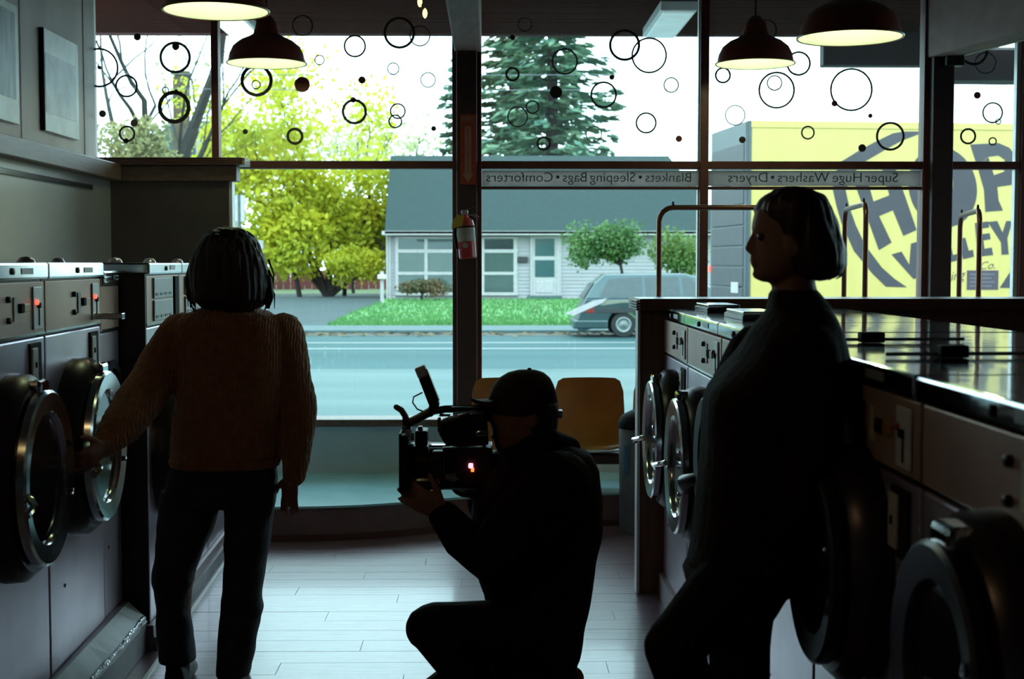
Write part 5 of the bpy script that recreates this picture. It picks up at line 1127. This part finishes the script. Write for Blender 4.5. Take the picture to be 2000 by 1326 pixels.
# slanted transmitter
ca, cb_ = at(820, 716, YC), at(850, 793, YC); d_ = (cb_ - ca).normalized(); sd = Vector((d_.z, 0, -d_.x)) * -1
rot = Matrix((sd, Vector((0, 1, 0)), -d_)).transposed()
tx = MB().cbox(ca.lerp(cb_, .62), (20 * YC / F, .05, (cb_ - ca).length * .76), rot).build('transmitter', 'cam_black', vcam, bev=.004, world=True)
MB().cbox(ca.lerp(cb_, .12), (21 * YC / F, .052, (cb_ - ca).length * .25), rot).build('transmitter_cap', 'cam_label', tx, bev=.004, world=True)
MB().cbox(ca.lerp(cb_, .5) + sd * .0185, (.004, .048, (cb_ - ca).length * .8), rot).build('antenna_plate', 'cam_glint', tx, world=True); ctube('mount_joint', [(850, 790, YC), (840, 806, YC)], .014, 'cam_black', tx)
ctube('cable', [(824, 767, YC), (808, 775, YC), (806, 786, YC), (815, 799, YC), (836, 807, YC)], .0025, 'cam_black')
ev = MB().prism([(at(x, y, YC).x, at(x, y, YC).z) for x, y in ((857, 826), (866, 815), (905, 803), (950, 800), (955, 862), (900, 866), (872, 862), (860, 842))], YC - .10, YC - .02, 'y').build('viewfinder', 'cam_black', vcam, bev=.008, world=True)
cbx('viewfinder_ring', 855, 861, 816, 842, 'lever_orange', YC - .08, YC - .04, ev, .002); ctube('viewfinder_cable', [(895, 812, YC - .1), (915, 806, YC - .11), (928, 803, YC - .1)], .004, 'cam_glint', ev); ctube('eyepiece_ring', [(930, 845, YC - .105), (940, 842, YC - .107), (952, 844, YC - .105)], .004, 'cam_glint', ev); cbx('eyepiece_glint', 930, 953, 847, 852, 'cam_glint', YC - .106, YC - .1, ev, .002)
cbx('top_plate_glint', 858, 880, 809, 812, 'cam_glint', YC - .05, YC, vcam, .002); ctube('wire', [(925, 760, YC + .05), (928, 775, YC + .05), (927, 797, YC + .03)], .002, 'cam_glint', th)

# ---- woman leaning on the right washers, in profile
YD = 3.02
base = Vector((ax(1450, YD), YD, 0))
mb = MB()
stack(mb, [(380, 1510, 1590, YD, .08), (395, 1488, 1605, YD, .12), (412, 1475, 1618, YD, .14), (430, 1470, 1624, YD, .148), (447, 1468, 1626, YD, .15), (460, 1473, 1624, YD, .15), (475, 1474, 1620, YD, .146), (492, 1473, 1612, YD, .140), (508, 1472, 1600, YD, .13), (522, 1472, 1590, YD, .118), (536, 1472, 1578, YD, .10), (547, 1480, 1560, YD, .075), (551, 1492, 1545, YD, .05)], 24, 2.1)
limb(mb, [(1474, 456, YD, 6), (1469, 470, YD, 8), (1464, 485, YD, 9.0)], n=10); limb(mb, [(1470, 491, YD - .008, 6), (1470, 491, YD + .008, 6)], n=8)   # nose
mb.tube([at(1471, 506, YD - .017), at(1468.5, 506, YD), at(1471, 506, YD + .017)], [.004, .0065, .004], 8, round_=True); mb.tube([at(1472, 515, YD - .015), at(1470, 515, YD), at(1472, 515, YD + .015)], [.004, .0065, .004], 8, round_=True)
limb(mb, [(1478, 536, YD - .006, 9), (1478, 536, YD + .006, 9)], n=10)
for s in (-1, 1): ball(mb, at(1550, 478, YD + s * .076), .03, 10, .7, .35, 1)
limb(mb, [(1548, 520, YD, 43), (1550, 560, YD, 43), (1556, 605, YD, 50)], n=16)
stack(mb, [(605, 1510, 1610, YD, .2), (680, 1470, 1625, YD, .28), (800, 1420, 1620, YD, .26), (950, 1410, 1590, YD, .24), (1100, 1390, 1560, YD, .28)])
limb(mb, [(1575, 680, YD - .15, 42), (1590, 880, YD - .19, 36), (1560, 920, YD - .15, 26), (1502, 942, YD - .08, 20)]); limb(mb, [(1490, 680, YD + .16, 42), (1420, 860, YD + .17, 36), (1425, 900, YD + .12, 26), (1470, 930, YD + .06, 20)])
hand(mb, at(1500, 940, YD - .08), (-.25, .1, -1), (-1, -.2, 0), curl=.25, k=.9); hand(mb, at(1470, 930, YD + .06), (-.05, -.1, -1), (-.4, -1, 0), curl=.2, k=.9)
limb(mb, [(1460, 1100, YD + .08, 62), (1445, 1420, YD + .08, 46), (1445, 1760, YD + .08, 30)]); limb(mb, [(1450, 1120, YD - .08, 48), (1340, 1240, YD - .15, 34), (1322, 1270, YD - .16, 30), (1350, 1350, YD - .14, 32), (1470, 1580, YD - .08, 30), (1500, 1640, YD - .06, 28)])
pd = blob('person', mb, 'skin', loc=base, vox=.005, it=2); tag(pd, 'person with a chin-length bob and dark coat, in profile, leaning on the washers', 'person')
eyes(pd, [at(1487, 462, YD + s * .034) for s in (-1, 1)], None, .010)
mb = MB()
stack(mb, [(586, 1512, 1598, YD, .15), (600, 1502, 1617, YD, .20), (618, 1490, 1628, YD, .27), (643, 1470, 1637, YD, .33), (670, 1455, 1643, YD, .37), (696, 1438, 1647, YD, .40), (718, 1418, 1647, YD, .41), (756, 1385, 1645, YD, .41), (780, 1376, 1642, YD, .40), (816, 1373, 1638, YD, .39), (891, 1371, 1630, YD, .38), (987, 1363, 1622, YD, .38), (1060, 1356, 1612, YD, .38), (1100, 1342, 1604, YD, .38)], 28)
limb(mb, [(1580, 690, YD - .14, 62), (1594, 800, YD - .19, 56), (1598, 890, YD - .2, 50), (1570, 980, YD - .20, 44), (1530, 1040, YD - .14, 42)], n=16)
limb(mb, [(1480, 690, YD + .15, 58), (1422, 790, YD + .18, 48), (1412, 900, YD + .17, 44), (1406, 1020, YD + .12, 38)], n=16)
ct = blob('coat', mb, 'coat_black', pd, vox=.0065, it=5, disp=[(.006, 9, 5)]); ct['label'] = 'loose black coat'
mb = MB(); stack(mb, [(566, 1509, 1593, YD, .125), (574, 1504, 1600, YD, .145), (590, 1502, 1612, YD, .18), (602, 1500, 1620, YD, .2)], 24); mb.build('collar', 'coat_black', ct, smooth=True, world=True)
mb = MB()
stack(mb, [(1075, 1356, 1608, YD, .35), (1115, 1335, 1585, YD, .36), (1150, 1345, 1530, YD, .34), (1190, 1360, 1508, YD, .3)], 24)
limb(mb, [(1460, 1115, YD - .08, 78), (1390, 1180, YD - .12, 70), (1335, 1240, YD - .16, 60), (1313, 1262, YD - .17, 58)], n=16); limb(mb, [(1314, 1266, YD - .17, 57), (1345, 1350, YD - .15, 58), (1410, 1480, YD - .11, 52), (1468, 1585, YD - .08, 44)], n=16)
limb(mb, [(1450, 1140, YD + .07, 72), (1444, 1250, YD + .08, 62), (1446, 1420, YD + .08, 58), (1446, 1600, YD + .08, 52), (1446, 1770, YD + .08, 48)], n=16)
blob('trousers', mb, 'black_cloth', pd, vox=.0065, it=4)
mb = MB(); a = at(1446, 1760, YD + .08)
mb.tube([(a.x + .03, a.y, .10), (a.x + .02, a.y, .045), (a.x - .08, a.y, .04), (a.x - .15, a.y, .03)], [.038, .044, .042, .028], 14, round_=True); blob('shoe', mb, 'shoe_dark', pd, vox=.005, it=2)
mb = MB(); a = at(1500, 1630, YD - .06)
mb.tube([a + Vector((.0, 0, .03)), a + Vector((.03, 0, -.04)), a + Vector((.035, 0, -.12)), a + Vector((.045, 0, -.16))], [.04, .042, .036, .026], 14, round_=True); blob('shoe', mb, 'shoe_dark', pd, vox=.005, it=2)
mb = MB()
stack(mb, [(367, 1534, 1572, YD, .06), (371, 1514, 1588, YD, .11), (380, 1497, 1602, YD, .15), (393, 1484, 1616, YD, .175), (410, 1475, 1625, YD, .19), (428, 1482, 1631, YD, .195), (447, 1494, 1637, YD, .198), (470, 1504, 1643, YD, .20), (495, 1512, 1649, YD, .20), (518, 1522, 1648, YD, .195), (535, 1540, 1638, YD, .18), (546, 1566, 1618, YD, .14)], 28, 2.2)
hr = blob('hair', mb, 'hair_brown', pd, vox=.0045, it=2, disp=[(.006, 14, 6), (.005, 60, 7)])
mb = MB(); rr = random.Random(9)
for i in range(34):
    x0 = rr.uniform(1596, 1644); y0 = rr.uniform(470, 530); x2 = x0 + rr.uniform(-10, 12); y2 = min(545, y0 + rr.uniform(15, 32))
    mb.tube([at(x0, y0, YD + rr.uniform(-.07, .07)), at((x0 + x2) / 2 + rr.uniform(0, 9), (y0 + y2) / 2, YD + rr.uniform(-.07, .07)), at(x2 - 6, y2, YD + rr.uniform(-.07, .07))], [.004, .0035, .0012], 5)
tag(mb.build('loose_strands', 'hair_brown', hr, world=True), kind='stuff')
